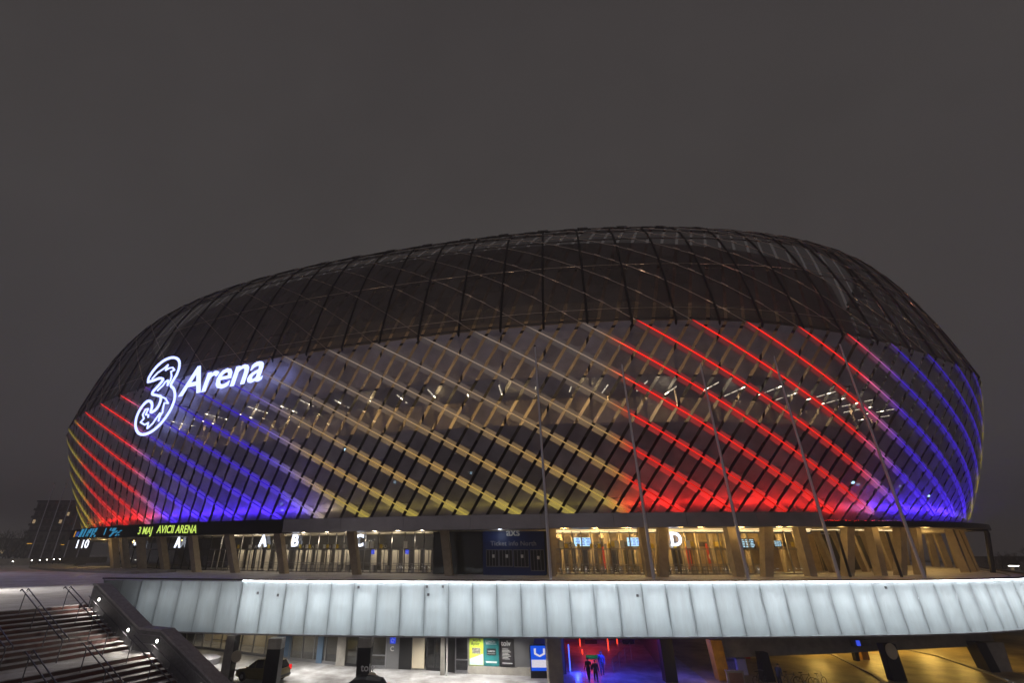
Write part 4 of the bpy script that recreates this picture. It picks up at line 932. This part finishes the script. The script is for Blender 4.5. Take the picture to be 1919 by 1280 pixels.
# ------------------------------------------------------------ stairs at the left
S0 = Vector((-20.3, 28.8, ZF)); D = Vector((.9, -.436, 0)).normalized(); NL = Vector((-.436, -.9, 0)).normalized()
st = thing('outdoor_stairs', 'wide snowy outdoor staircase going down from the plaza with dark red risers', 'stairs', S0)
WID = 17.0
def sp3(a, l, z): return S0 + D * a + NL * l + UPV * z
flights = []; a_, z_ = 0.0, 0.0
for nst, land in ((11, 1.6), (13, 1.6), (13, 1.6), (11, .1)):
    mb = MB(); tr, ri = .42, .1636
    if len(flights) == 3: nst = int(round((ZF - ZG + z_) / ri))
    for i in range(nst):
        zt = z_ - ri * (i + 1); x0, x1 = a_ + tr * i, a_ + tr * (i + 1) + .03
        if i == nst - 1: x1 = a_ + tr * nst + land
        mb.mi = 1; mb.quad(sp3(x0, 0, zt), sp3(x0, 0, zt + ri - .035), sp3(x0, WID, zt + ri - .035), sp3(x0, WID, zt))
        mb.mi = 0; mb.quad(sp3(x0 - .03, 0, zt + ri - .035), sp3(x0 - .03, 0, zt + ri), sp3(x0 - .03, WID, zt + ri), sp3(x0 - .03, WID, zt + ri - .035))
        mb.quad(sp3(x0, 0, zt), sp3(x0, WID, zt), sp3(x1, WID, zt), sp3(x1, 0, zt))
    mb.build('flight', ['snow_stair', 'riser'], st)
    flights.append((a_, z_, a_ + tr * nst, z_ - ri * nst, a_ + tr * nst + land)); a_, z_ = flights[-1][4], flights[-1][3]
# side wall with coping
swl = thing('stair_wall', 'dark granite side wall with a pale sloping coping beside the snowy stairs', 'wall', S0)
prof_ = [(-.15, .97)]
for f_ in flights: prof_ += [(f_[0] + .25, f_[1] + .97), (f_[2] + .15, f_[3] + .97)]
prof_.append((flights[-1][4], flights[-1][3] + .97))
mb, cp_ = MB(), MB()
for (x0, z0), (x1, z1) in zip(prof_[:-1], prof_[1:]):
    mb.hexa([sp3(x0, -.5, -8), sp3(x1, -.5, -8), sp3(x1, -.02, -8), sp3(x0, -.02, -8)][::-1], [sp3(x0, -.5, z0 - .1), sp3(x1, -.5, z1 - .1), sp3(x1, -.02, z1 - .1), sp3(x0, -.02, z0 - .1)][::-1])
    n = max(1, int((x1 - x0) / 1.25))
    for q in range(n):
        u0, u1 = q / n, (q + 1) / n; g_ = .008
        P = [(x0 + (x1 - x0) * u0 + g_, z0 + (z1 - z0) * u0), (x0 + (x1 - x0) * u1 - g_, z0 + (z1 - z0) * u1)]
        cp_.hexa([sp3(P[0][0], -.62, P[0][1] - .1), sp3(P[1][0], -.62, P[1][1] - .1), sp3(P[1][0], .06, P[1][1] - .1), sp3(P[0][0], .06, P[0][1] - .1)][::-1], [sp3(P[0][0], -.62, P[0][1]), sp3(P[1][0], -.62, P[1][1]), sp3(P[1][0], .06, P[1][1]), sp3(P[0][0], .06, P[0][1])][::-1])
mb.build('wall', 'granite', swl); cp_.build('coping', 'coping', swl)
mb = MB(); mb.tube([sp3(x, .01, z - .28) for x, z in prof_], .012, 4); mb.build('groove', 'coping', swl)
def zn(a):                                             # nosing height along the stairs
    for f_ in flights:
        if a <= f_[0]: return f_[1]
        if a <= f_[2]: return f_[1] + (f_[3] - f_[1]) * (a - f_[0]) / (f_[2] - f_[0])
        if a <= f_[4]: return f_[3]
    return flights[-1][3]
for i, a in enumerate((.75, 3.9, 6.3, 9.9, 13.2)):
    names = ['near the top of the stairs', 'at the foot of the first flight', 'above the stair landing', 'beside the second flight', 'lowest on the wall']
    h = .52; c = sp3(a, -.02, zn(a) + h)
    t = thing('wall_lamp', 'small round lit lamp in the granite wall, ' + names[i], 'wall lamp', c, 'wall lamps along the stairs')
    mb = MB(); mb.lathe(c, [(.11, 0), (.11, .03), (.09, .035)], NL, 14); mb.build('ring', 'steel', t)
    mb = MB(); mb.lathe(c + NL * .036, [(.075, 0), (.06, .02)], NL, 14); mb.build('lens', 'lamp_white', t)
    lamp('bulb', 'SPOT', c + NL * .1, 105, (1, .92, .78), .04, c + NL * 1.6 - UPV * 1.1, parent=t, spot=150)
# double handrails
def drail(a0, a1, l, label):
    t = thing('handrail', label, 'handrail', sp3(a0, l, zn(a0)), 'double handrails on the stairs'); H = .92
    for dl in (-.13, .13):
        mb = MB(); pts = [sp3(a0 - .1, l + dl, zn(a0) + H - .08), sp3(a0, l + dl, zn(a0) + H)] + [sp3(a0 + (a1 - a0) * q / 10, l + dl, zn(a0 + (a1 - a0) * q / 10) + H) for q in range(1, 11)] + [sp3(a1 + .12, l + dl, zn(a1) + H - .12)]
        mb.tube(pts, .024, 7); mb.build('rail', 'rail_steel', t)
    for q in range(4):
        a = a0 + .15 + (a1 - a0 - .3) * q / 3; mb = MB(); mb.tube([sp3(a, l, zn(a) - .1), sp3(a, l, zn(a) + H - .12)], .022, 6); mb.tube([sp3(a, l - .13, zn(a) + H), sp3(a, l, zn(a) + H - .12), sp3(a, l + .13, zn(a) + H)], .014, 5); mb.build('post', 'rail_steel', t)
for fi, (f_, nm) in enumerate(zip(flights[:3], ('first', 'second', 'third'))):
    for li, (l, pos) in enumerate(((1.35, 'nearest the granite wall'), (3.2, 'second from the granite wall'), (5.2, 'third from the granite wall'), (7.4, 'fourth from the granite wall'))):
        drail(f_[0] + (.05 if fi == 0 else .1), f_[2] + .1, l, 'double steel handrail on the %s flight from the top, %s' % (nm, pos))
mb = MB(); mb.tube([sp3(a, .16, zn(a) + .38) for a in [i * .3 for i in range(0, 55)]], .024, 6)
for a in [.3 + 1.5 * i for i in range(11)]: mb.tube([sp3(a, .16, zn(a) + .38), sp3(a, .16, zn(a) - .05)], .02, 5)
tag(mb.build('handrail', 'rail_steel'), 'low single handrail running along the foot of the granite wall', 'handrail')
# plain end wall of the deck behind the stair wall
mb = MB(); a, b = S0 + D * .1, E0[0]; mb.quad((a.x, a.y, -8.2), (a.x, a.y, ZF - .01), (b.x, b.y, ZF - .01), (b.x, b.y, -8.2)); mb.build('end_wall', 'concrete', pw)

# ------------------------------------------------------------ flag poles
def flagpole(x, y, z0, h, label, group, r=.16):
    t = thing('flagpole', label, 'flagpole', (x, y, z0), group)
    mb = MB(); mb.tube([(x, y, z0), (x, y, z0 + h * .5), (x, y, z0 + h)], r, 10, r * .55); mb.build('pole', 'flag_pole', t, smooth=False)
    mb = MB(); mb.lathe((x, y, z0 + h), [(.04, 0), (r * .8, .06), (r * .8, .16), (.03, .22)], n=10); mb.build('finial', 'dark_metal', t)
    mb = MB(); mb.lathe((x, y, z0), [(r * 2, 0), (r * 2, .05), (r * 1.2, .08)], n=12); mb.build('base_plate', 'dark_metal', t)
    mb = MB(); mb.tube([(x + r + .03, y, z0 + 1.2), (x + r * .7 + .03, y, z0 + h * .95)], .012, 4); mb.build('halyard', 'dark_metal', t)
for bx, ty, lb_ in ((1032, 650, 'tall empty white flagpole in front of the golden lobby beside the ticket booth'), (1225, 640, 'tall empty flagpole left of the glowing letter D'), (1402, 650, 'tall empty flagpole right of the glowing letter D'), (1573, 650, 'tall empty flagpole before the right concourse opening'), (1733, 645, 'tall empty flagpole at the right, crossing the blue light lines')):
    p = atz(bx, 1083.5, ZF); p = p * (49.5 / p.y); zt = aty(bx, ty, p.y).z
    flagpole(p.x, p.y, ZF, zt - ZF, lb_, 'flagpoles in front of the arena')
for bx, ty, lb_ in ((56, 903, 'leftmost of the thin far flagpoles beyond the plaza'), (78, 908, 'second thin far flagpole beyond the plaza'), (99, 925, 'third thin far flagpole beyond the plaza, next to the arena'), (121, 935, 'fourth thin far flagpole, its top hidden by the arena'), (145, 940, 'rightmost thin far flagpole, seen under the arena end')):
    p = aty(bx, 1040, 118); flagpole(p.x, 118, ZF, 17.5, lb_, 'flagpoles beyond the plaza', .14)

# ------------------------------------------------------------ far left and far right surroundings
pl = MB(); A, B, C_ = aty(-40, 1050, 96), aty(62, 1050, 100), aty(118, 1046, 112)
pts = [Vector((A.x - 60, 92, ZF)), Vector((A.x, 96, ZF)), Vector((B.x, 100, ZF)), Vector((C_.x, 112, ZF)), Vector((aty(200, 1046, 122).x, 122, ZF))]
for a, b in zip(pts[:-1], pts[1:]):
    X = (b - a).normalized(); n_ = Vector((X.y, -X.x, 0)); c = (a + b) / 2; pl.box((c.x, c.y, ZF + .6), ((b - a).length + .1, .3, 1.2), X, n_)
w_ = tag(pl.build('parapet', 'concrete'), 'low grey parapet wall closing the far side of the snowy plaza', 'wall')
for i, px in enumerate((24, 60, 75, 88, 101, 112)):
    p = aty(px, 1053.5 - .05 * px, 97.5 - .5 + .0 * px); c = Vector((p.x, p.y, p.z))
    t = thing('ground_lamp', 'tiny white lamp along the far parapet, number %s from the left' % ('one', 'two', 'three', 'four', 'five', 'six')[i], 'lamp', c, 'lamps along the far parapet')
    mb = MB(); mb.lathe((c.x, c.y, ZF), [(.06, 0), (.06, c.z - ZF - .1)], n=8); mb.build('post', 'dark_metal', t); mb = MB(); mb.lathe((c.x, c.y, c.z - .1), [(.06, 0), (.09, .06), (.05, .13)], n=10); mb.build('head', 'lamp_white', t)
def building(label, px0, px1, ytop, Y, zb, lits, nrow, ncol, depth=14, cat='building'):
    a, b = aty(px0, ytop, Y), aty(px1, ytop, Y); t = thing('apartment_building', label, cat, ((a.x + b.x) / 2, Y, zb))
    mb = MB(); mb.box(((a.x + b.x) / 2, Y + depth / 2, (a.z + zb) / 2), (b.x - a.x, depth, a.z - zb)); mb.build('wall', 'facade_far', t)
    mb = MB(); mb.box(((a.x + b.x) / 2, Y + depth / 2, a.z + .3), (b.x - a.x + .8, depth + .8, .6)); mb.build('roof', 'dark_metal', t)
    w = (b.x - a.x) / ncol; h = 3.0
    for r_ in range(nrow):
        for c in range(ncol):
            x = a.x + w * (c + .5); z = a.z - 1.9 - r_ * h
            if z < zb + 1: continue
            mb = MB(); mb.box((x, Y - .03, z), (w * .5, .08, 1.5)); mb.build('window', 'win_warm' if (r_, c) in lits else 'black', t)
        if a.z - 3.1 - r_ * h > zb: mb = MB(); mb.box(((a.x + b.x) / 2, Y - .7, a.z - 3.1 - r_ * h), ((b.x - a.x) * .96, 1.4, .9)); mb.build('balcony', 'dark_wall', t)
    return t
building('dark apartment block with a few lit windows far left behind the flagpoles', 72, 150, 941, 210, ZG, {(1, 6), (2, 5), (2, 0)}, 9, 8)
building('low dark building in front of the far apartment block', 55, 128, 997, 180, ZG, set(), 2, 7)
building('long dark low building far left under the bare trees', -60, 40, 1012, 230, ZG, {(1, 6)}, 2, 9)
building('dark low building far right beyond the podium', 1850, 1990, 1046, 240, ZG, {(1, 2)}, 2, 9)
random.seed(21)
def tree(px, Y, ztop_py, label, zb=ZG):
    b = aty(px, 1040, Y); H = aty(px, ztop_py, Y).z - zb; t = thing('bare_tree', label, 'tree', (b.x, Y, zb), 'bare trees in the distance')
    tr, cr = MB(), MB(); tr.tube([(b.x, Y, zb), (b.x + .2, Y, zb + H * .25), (b.x, Y, zb + H * .55)], .32, 7, .16); tr.build('trunk', 'bark', t)
    def br(p, d_, L, r, n):
        q = p + d_ * L; cr.tube([p, p.lerp(q, .5) + Vector((random.uniform(-1, 1), random.uniform(-1, 1), 0)) * L * .06, q], r, 4, r * .6, False)
        if n:
            for _ in range(3):
                e_ = (d_ + Vector((random.uniform(-1, 1), random.uniform(-1, 1), random.uniform(-.25, .75))) * .75).normalized(); br(p.lerp(q, random.uniform(.55, 1)), e_, L * random.uniform(.6, .8), r * .6, n - 1)
    for i in range(6):
        an = i * 1.05 + random.random(); br(Vector((b.x, Y, zb + H * (.25 + .05 * i))), Vector((math.cos(an) * .7, math.sin(an) * .7, .8)).normalized(), H * .22, .13, 4)
    cr.build('crown', 'bark', t)
for px, Y, yt, lb_ in ((-4, 140, 985, 'bare dark tree at the far left frame edge'), (20, 150, 978, 'bare dark tree second from the far left frame edge'), (44, 165, 992, 'bare dark tree just left of the far apartment block'), (1868, 170, 1030, 'bare dark tree just right of the canopy end post'), (1890, 185, 1034, 'bare dark tree far right left of the bright street lamp'), (1912, 160, 1026, 'bare dark tree far right at the frame edge')):
    tree(px, Y, yt, lb_)
def street_lamp(px, py, Y, zb, label, mt='lamp_white', size=.5, power=0, col=(1, .9, .75), arm=1.2):
    p = aty(px, py, Y); t = thing('street_lamp', label, 'street lamp', (p.x, Y, zb), 'street lamps')
    mb = MB(); mb.tube([(p.x + arm, Y, zb), (p.x + arm, Y, p.z + .25), (p.x, Y, p.z + .35)], .09, 7); mb.build('pole', 'dark_metal', t)
    mb = MB(); mb.box((p.x, Y, p.z + .22), (size * 1.6, size * .7, .12)); mb.build('head', 'dark_metal', t)
    mb = MB(); mb.box((p.x, Y, p.z + .1), (size * 1.3, size * .55, .12)); mb.build('lens', mt, t)
    if power: lamp('bulb', 'SPOT', (p.x, Y, p.z), power, col, .3, (p.x, Y - .01, zb), parent=t, spot=155)
    return t
street_lamp(1900, 1062, 120, ZG, 'bright distant street lamp far right beyond the podium edge', 'lamp_white', 1.3, 2500)
street_lamp(55, 1020, 140, ZF, 'amber street lamp far left beside the leftmost flagpole', 'amber', .8)
street_lamp(117, 1022, 150, ZF, 'amber street lamp far left next to the arena end', 'amber', .6)
street_lamp(26, 1033, 170, ZF, 'small amber street lamp low on the far left', 'amber', .6)
# plaza lamp just outside the frame: makes the bright pool on the snow
q = atz(-150, 1112, ZF); t = thing('street_lamp', 'plaza lamp mast left of the stairs lighting the snow', 'street lamp', (q.x - 1, q.y + .5, ZF), 'street lamps')
mb = MB(); mb.tube([(q.x - 1, q.y, ZF), (q.x - 1, q.y, ZF + 4.4), (q.x, q.y, ZF + 4.5)], .08, 8); mb.build('pole', 'dark_metal', t)
mb = MB(); mb.box((q.x, q.y, ZF + 4.46), (.6, .3, .1)); mb.build('lens', 'lamp_white', t); lamp('bulb', 'SPOT', (q.x, q.y, ZF + 4.35), 3600, (1, .93, .8), .1, (q.x + 5.5, q.y, ZF), parent=t, spot=120)

# ------------------------------------------------------------ cars
mat('paint_olive', (.16, .13, .05), .28, .3, spec=.6); mat('paint_black', (.012, .012, .015), .22, .2, spec=.6); mat('tyre', (.015, .015, .015), .8); mat('rim', (.45, .45, .47), .3, .9); mat('car_glass', (.008, .01, .012), .06)
emis('tail_red', (.9, .02, .02), 1.2); mat('lamp_clear', (.6, .62, .65), .1, .3)
def car(name, label, paint, loc, rz, plate=True):
    t = thing(name, label, 'car')
    # stations along x (front +): x, half width, underside, belt height
    stn = [(-2.28, .70, .42, .86), (-2.2, .84, .32, 1.0), (-1.6, .92, .25, 1.04), (-.6, .93, .22, 1.02), (.5, .93, .22, 1.0), (1.1, .92, .22, .97), (1.8, .89, .25, .88), (2.2, .80, .30, .74), (2.32, .62, .40, .60)]
    mb = MB(); L = []
    for x, w, z0, z1 in stn: L.append([Vector((x, -w * .94, z0)), Vector((x, -w, (z0 + z1) / 2)), Vector((x, -w * .95, z1)), Vector((x, w * .95, z1)), Vector((x, w, (z0 + z1) / 2)), Vector((x, w * .94, z0))])
    for a, b in zip(L[:-1], L[1:]):
        for k in range(6): j = (k + 1) % 6; mb.quad(a[k], b[k], b[j], a[j])
    mb.poly(L[0]); mb.poly(list(reversed(L[-1])))
    # cabin and roof
    cb = [(-2.15, .80, 1.0, .80, 1.0), (-1.75, .84, 1.03, .66, 1.55), (-.6, .86, 1.01, .68, 1.66), (.25, .86, 1.0, .66, 1.60), (1.15, .84, .96, .80, .97)]
    K = [[Vector((x, -w, z0)), Vector((x, -w2, z1)), Vector((x, w2, z1)), Vector((x, w, z0))] for x, w, z0, w2, z1 in cb]
    for a, b in zip(K[:-1], K[1:]):
        for k in range(3): mb.quad(a[k], b[k], b[k + 1], a[k + 1])
    mb.build('body', paint, t, weld=True, smooth=False)
    def win(P, nm='window'): 
        c = sum(P, Vector()) / 4; n_ = (P[1] - P[0]).cross(P[2] - P[0]).normalized(); n_ = n_ if n_.dot(c - Vector((0, 0, 1))) > 0 else -n_
        m_ = MB(); m_.poly([c + (p - c) * .9 + n_ * .012 for p in P]); m_.build(nm, 'car_glass', t)
    for a, b in ((1, 2), (2, 3)):
        for k in (0, 2): win([K[a][k], K[b][k], K[b][k + 1], K[a][k + 1]])
    for k in (0, 2): win([K[3][k], K[4][k].lerp(K[3][k], .25), K[4][k + 1].lerp(K[3][k + 1], .3), K[3][k + 1]])
    win([K[3][1], K[4][1], K[4][2], K[3][2]], 'windscreen'); win([K[0][1], K[1][1], K[1][2], K[0][2]], 'rear_window')
    for x in (-1.38, 1.38):
        for y in (-.86, .86):
            sg_ = 1 if y > 0 else -1; m_ = MB(); m_.lathe((x, y - sg_ * .1, .35), [(.22, 0), (.33, 0), (.355, .04), (.355, .17), (.33, .205), (.22, .2)], (0, sg_, 0), 20); w = m_.build('wheel', 'tyre', t)
            m_ = MB(); m_.lathe((x, y + sg_ * .06, .35), [(.23, 0), (.23, .035), (.06, .05)], (0, sg_, 0), 10); m_.build('rim', 'rim', w)
    for y in (-.62, .62):
        m_ = MB(); m_.box((2.2, y, .74), (.2, .36, .13)); m_.build('headlight', 'lamp_clear', t)
        m_ = MB(); m_.box((-2.2, y * 1.18, .98), (.14, .22, .34)); m_.build('taillight', 'tail_red', t)
        m_ = MB(); m_.box((.85, y * 1.62, 1.05), (.16, .2, .13)); m_.build('mirror', paint, t)
    m_ = MB(); m_.box((-2.27, 0, .52), (.1, 1.5, .16)); m_.box((2.3, 0, .45), (.08, 1.3, .14)); m_.build('bumper', 'dark_paint', t)
    m_ = MB(); m_.tube([(-1.4, -.55, 1.66), (.1, -.55, 1.68)], .02, 5); m_.build('roof_rail', 'dark_metal', t)
    t.location = loc; t.rotation_euler = (0, 0, rz); return t
car('parked_car', 'olive gold estate car parked under the deck behind the half black column', 'paint_olive', (-17.6, 48.9, ZG), math.atan2(.30, -.95))
car('parked_car', 'black car in the foreground of which only the roof shows under the tolv column', 'paint_black', (-7.9, 41.9, ZG), math.atan2(.05, -.99))

# ------------------------------------------------------------ people
mat('skin', (.45, .27, .19), .6); mat('cloth_navy', (.03, .035, .09), .8); mat('cloth_dark', (.018, .018, .022), .85); mat('cloth_blue', (.10, .14, .32), .8); mat('hair', (.025, .018, .012), .7)
def person(label, loc, rz, coat, legs, stride=.25, h=1.75, bend=0., arms=.15):
    t = thing('person', label, 'person'); k = h / 1.75
    V, Rr, E_ = [], [], []
    def v(x, y, z, r, par=None):
        V.append((x * k, y * k, z * k)); Rr.append(r * k * (1.22 if r > .05 and z > .2 and z < 1.5 else 1))
        if par is not None: E_.append((par, len(V) - 1))
        return len(V) - 1
    pel = v(0, 0, .95, .145); wa = v(0, .02 + bend * .1, 1.12, .135, pel); ch = v(0, .02 + bend * .3, 1.33, .155, wa); sh = v(0, bend * .4, 1.44, .10, ch); nk = v(0, .02 + bend * .45, 1.53, .052, sh)
    hb = v(0, .04 + bend * .5, 1.60, .075, nk); hm = v(0, .045 + bend * .5, 1.66, .088, hb); v(0, .03 + bend * .5, 1.735, .06, hm); v(0, .135 + bend * .5, 1.645, .016, hm)
    for sd in (-1, 1):
        for e in (1,): v(sd * .088, .03 + bend * .5, 1.655, .014, hm)
        hp = v(sd * .095, 0, .88, .095, pel); kn = v(sd * .1, stride * sd * .35 + .04, .49, .065, hp); an = v(sd * .1, stride * sd * .8 - .03, .09, .045, kn); v(sd * .11, stride * sd * .8 + .12, .04, .04, an)
        so = v(sd * .2, bend * .4, 1.42, .07, sh); el = v(sd * .25, -.03 - arms * sd * .4 + bend * .4, 1.13, .052, so); wr = v(sd * .25, .10 - arms * sd + bend * .5, .90, .036, el); pm = v(sd * .25, .12 - arms * sd + bend * .5, .84, .034, wr)
        for q in range(4): f1 = v(sd * (.25), .085 + .022 * q - arms * sd + bend * .5, .785 - .004 * (q in (1, 2)), .0105, pm); v(sd * .235, .09 + .022 * q - arms * sd + bend * .5, .745 - .008 * (q in (1, 2)), .009, f1)
        th_ = v(sd * .235, .165 - arms * sd + bend * .5, .83, .011, pm); v(sd * .225, .18 - arms * sd + bend * .5, .80, .009, th_)
    me = bpy.data.meshes.new('body'); me.from_pydata(V, E_, []); o = bpy.data.objects.new('tmp', me); COL.objects.link(o)
    md = o.modifiers.new('skin', 'SKIN'); 
    for i, d_ in enumerate(me.skin_vertices[0].data): d_.radius = (Rr[i], Rr[i] * (.8 if i in (0, 1, 2) else 1)); d_.use_root = (i == 0)
    sb_ = o.modifiers.new('sub', 'SUBSURF'); sb_.levels = 1; sb_.render_levels = 1
    m2 = bpy.data.meshes.new_from_object(o.evaluated_get(bpy.context.evaluated_depsgraph_get())); bpy.data.objects.remove(o)
    m2.materials.clear(); [m2.materials.append(M[x]) for x in (coat, legs, 'skin', 'dark_paint')]
    for p in m2.polygons:
        z = p.center.z / k; hand = z < .89 and abs(p.center.x) > .205 * k
        p.material_index = 2 if (z > 1.5 or hand) else (0 if z > .86 else (1 if z > .1 else 3)); p.use_smooth = True
    b = bpy.data.objects.new('body', m2); COL.objects.link(b); b.parent = t
    mb = MB(); mb.lathe((0, (.02 + bend * .5) * k, 1.655 * k), [(.096 * k, 0), (.1 * k, .04 * k), (.085 * k, .085 * k), (.04 * k, .108 * k)], (0, -.35, 1), 12); mb.build('hair', 'hair', t, smooth=True)
    t.location = loc; t.rotation_euler = (0, 0, rz); return t
def pxg(px, Y): p = aty(px, 1270, Y); return (p.x, Y, ZG)
person('person in a long dark jacket walking at the left of the blue passage', pxg(1104, 48.3), R(8), 'cloth_dark', 'cloth_dark', .3)
person('shorter person in a navy jacket walking close beside the taller one in the passage', pxg(1117, 48.0), R(-6), 'cloth_navy', 'cloth_dark', -.25, 1.62)
person('person in a blue lit coat standing deeper in the passage at the right', pxg(1130, 50.6), R(170), 'cloth_blue', 'cloth_blue', .12, 1.84)
person('person in dark clothes bending over the parked bicycles', pxg(1459, 46.2), R(-60), 'cloth_navy', 'cloth_dark', .1, 1.68, .5)

# ------------------------------------------------------------ bicycles
def bicycle(label, loc, rz, mt):
    t = thing('bicycle', label, 'bicycle', group='bicycles parked under the right side of the deck')
    for x in (-.52, .52):
        mb = MB(); mb.tube([(x + .33 * math.cos(q / 20 * 6.2832), 0, .35 + .33 * math.sin(q / 20 * 6.2832)) for q in range(21)], .02, 5, cap=False); w = mb.build('wheel', 'tyre', t)
        mb = MB()
        for q in range(8): mb.tube([(x, 0, .35), (x + .32 * math.cos(q * .785), 0, .35 + .32 * math.sin(q * .785))], .004, 3)
        mb.build('spokes', 'steel', w)
    bb, hd, st_ = (-.08, 0, .32), (.36, 0, .86), (-.22, 0, .82); mb = MB()
    for a, b in ((bb, hd), (bb, st_), (st_, hd), ((-.52, 0, .35), bb), ((-.52, 0, .35), st_), (hd, (.52, 0, .35)), (hd, (.33, 0, 1.0))): mb.tube([a, b], .018, 5)
    mb.build('frame', mt, t)
    mb = MB(); mb.tube([(.22, -.28, 1.02), (.34, -.1, 1.03), (.34, .1, 1.03), (.22, .28, 1.02)], .013, 5); mb.build('handlebar', 'steel', t)
    mb = MB(); mb.tube([st_, (-.25, 0, .95)], .014, 5); mb.prism([(-.38, -.08, .95), (-.38, .08, .95), (-.1, .025, .95), (-.1, -.025, .95)], (0, 0, .05)); mb.build('saddle', 'black', t)
    mb = MB(); mb.lathe((-.08, -.04, .32), [(.09, 0), (.09, .02)], (0, -1, 0), 12); mb.tube([(-.08, -.07, .32), (.05, -.07, .22), (.05, -.14, .22)], .01, 4); mb.build('pedal_crank', 'steel', t)
    t.location = loc; t.rotation_euler = (0, 0, rz); return t
for px, Y, rz, mt, lb_ in ((1424, 47.2, 20, 'black', 'black bicycle leaning furthest left beside the dark column'), (1480, 46.9, -35, 'booth_blue', 'blue bicycle right of the bending person'), (1508, 46.7, -20, 'black', 'black bicycle in the middle of the parked row'), (1535, 46.5, 25, 'steel', 'pale grey bicycle at the right end of the row')):
    bicycle(lb_, pxg(px, Y), R(rz), mt)

# second plaza mast, added outside the frame on the left to brighten the snow
q = atz(-190, 1074, ZF); t = thing('street_lamp', 'added farther lamp mast left of the frame brightening the snow before the arena', 'street lamp', (q.x - 1, q.y, ZF), 'street lamps')
mb = MB(); mb.tube([(q.x - 1, q.y, ZF), (q.x - 1, q.y, ZF + 6.4), (q.x, q.y, ZF + 6.5)], .08, 8); mb.build('pole', 'dark_metal', t)
mb = MB(); mb.box((q.x, q.y, ZF + 6.46), (.6, .3, .1)); mb.build('lens', 'lamp_white', t); lamp('bulb', 'SPOT', (q.x, q.y, ZF + 6.35), 8000, (.82, .76, 1), .2, (q.x + 7, q.y - 6, ZF), parent=t, spot=104)

# damp night air
hz_ = bpy.data.materials.new('haze'); hz_.use_nodes = True; t_ = hz_.node_tree; t_.nodes.clear(); o_ = t_.nodes.new('ShaderNodeOutputMaterial'); pv_ = t_.nodes.new('ShaderNodeVolumePrincipled')
pv_.inputs['Density'].default_value = .0019; pv_.inputs['Color'].default_value = (.9, .88, .9, 1); t_.links.new(pv_.outputs[0], o_.inputs['Volume']); M['haze'] = hz_
mb = MB(); mb.box((0, 420, 25), (1300, 1060, 72.6)); tag(mb.build('haze', 'haze'), kind='stuff')
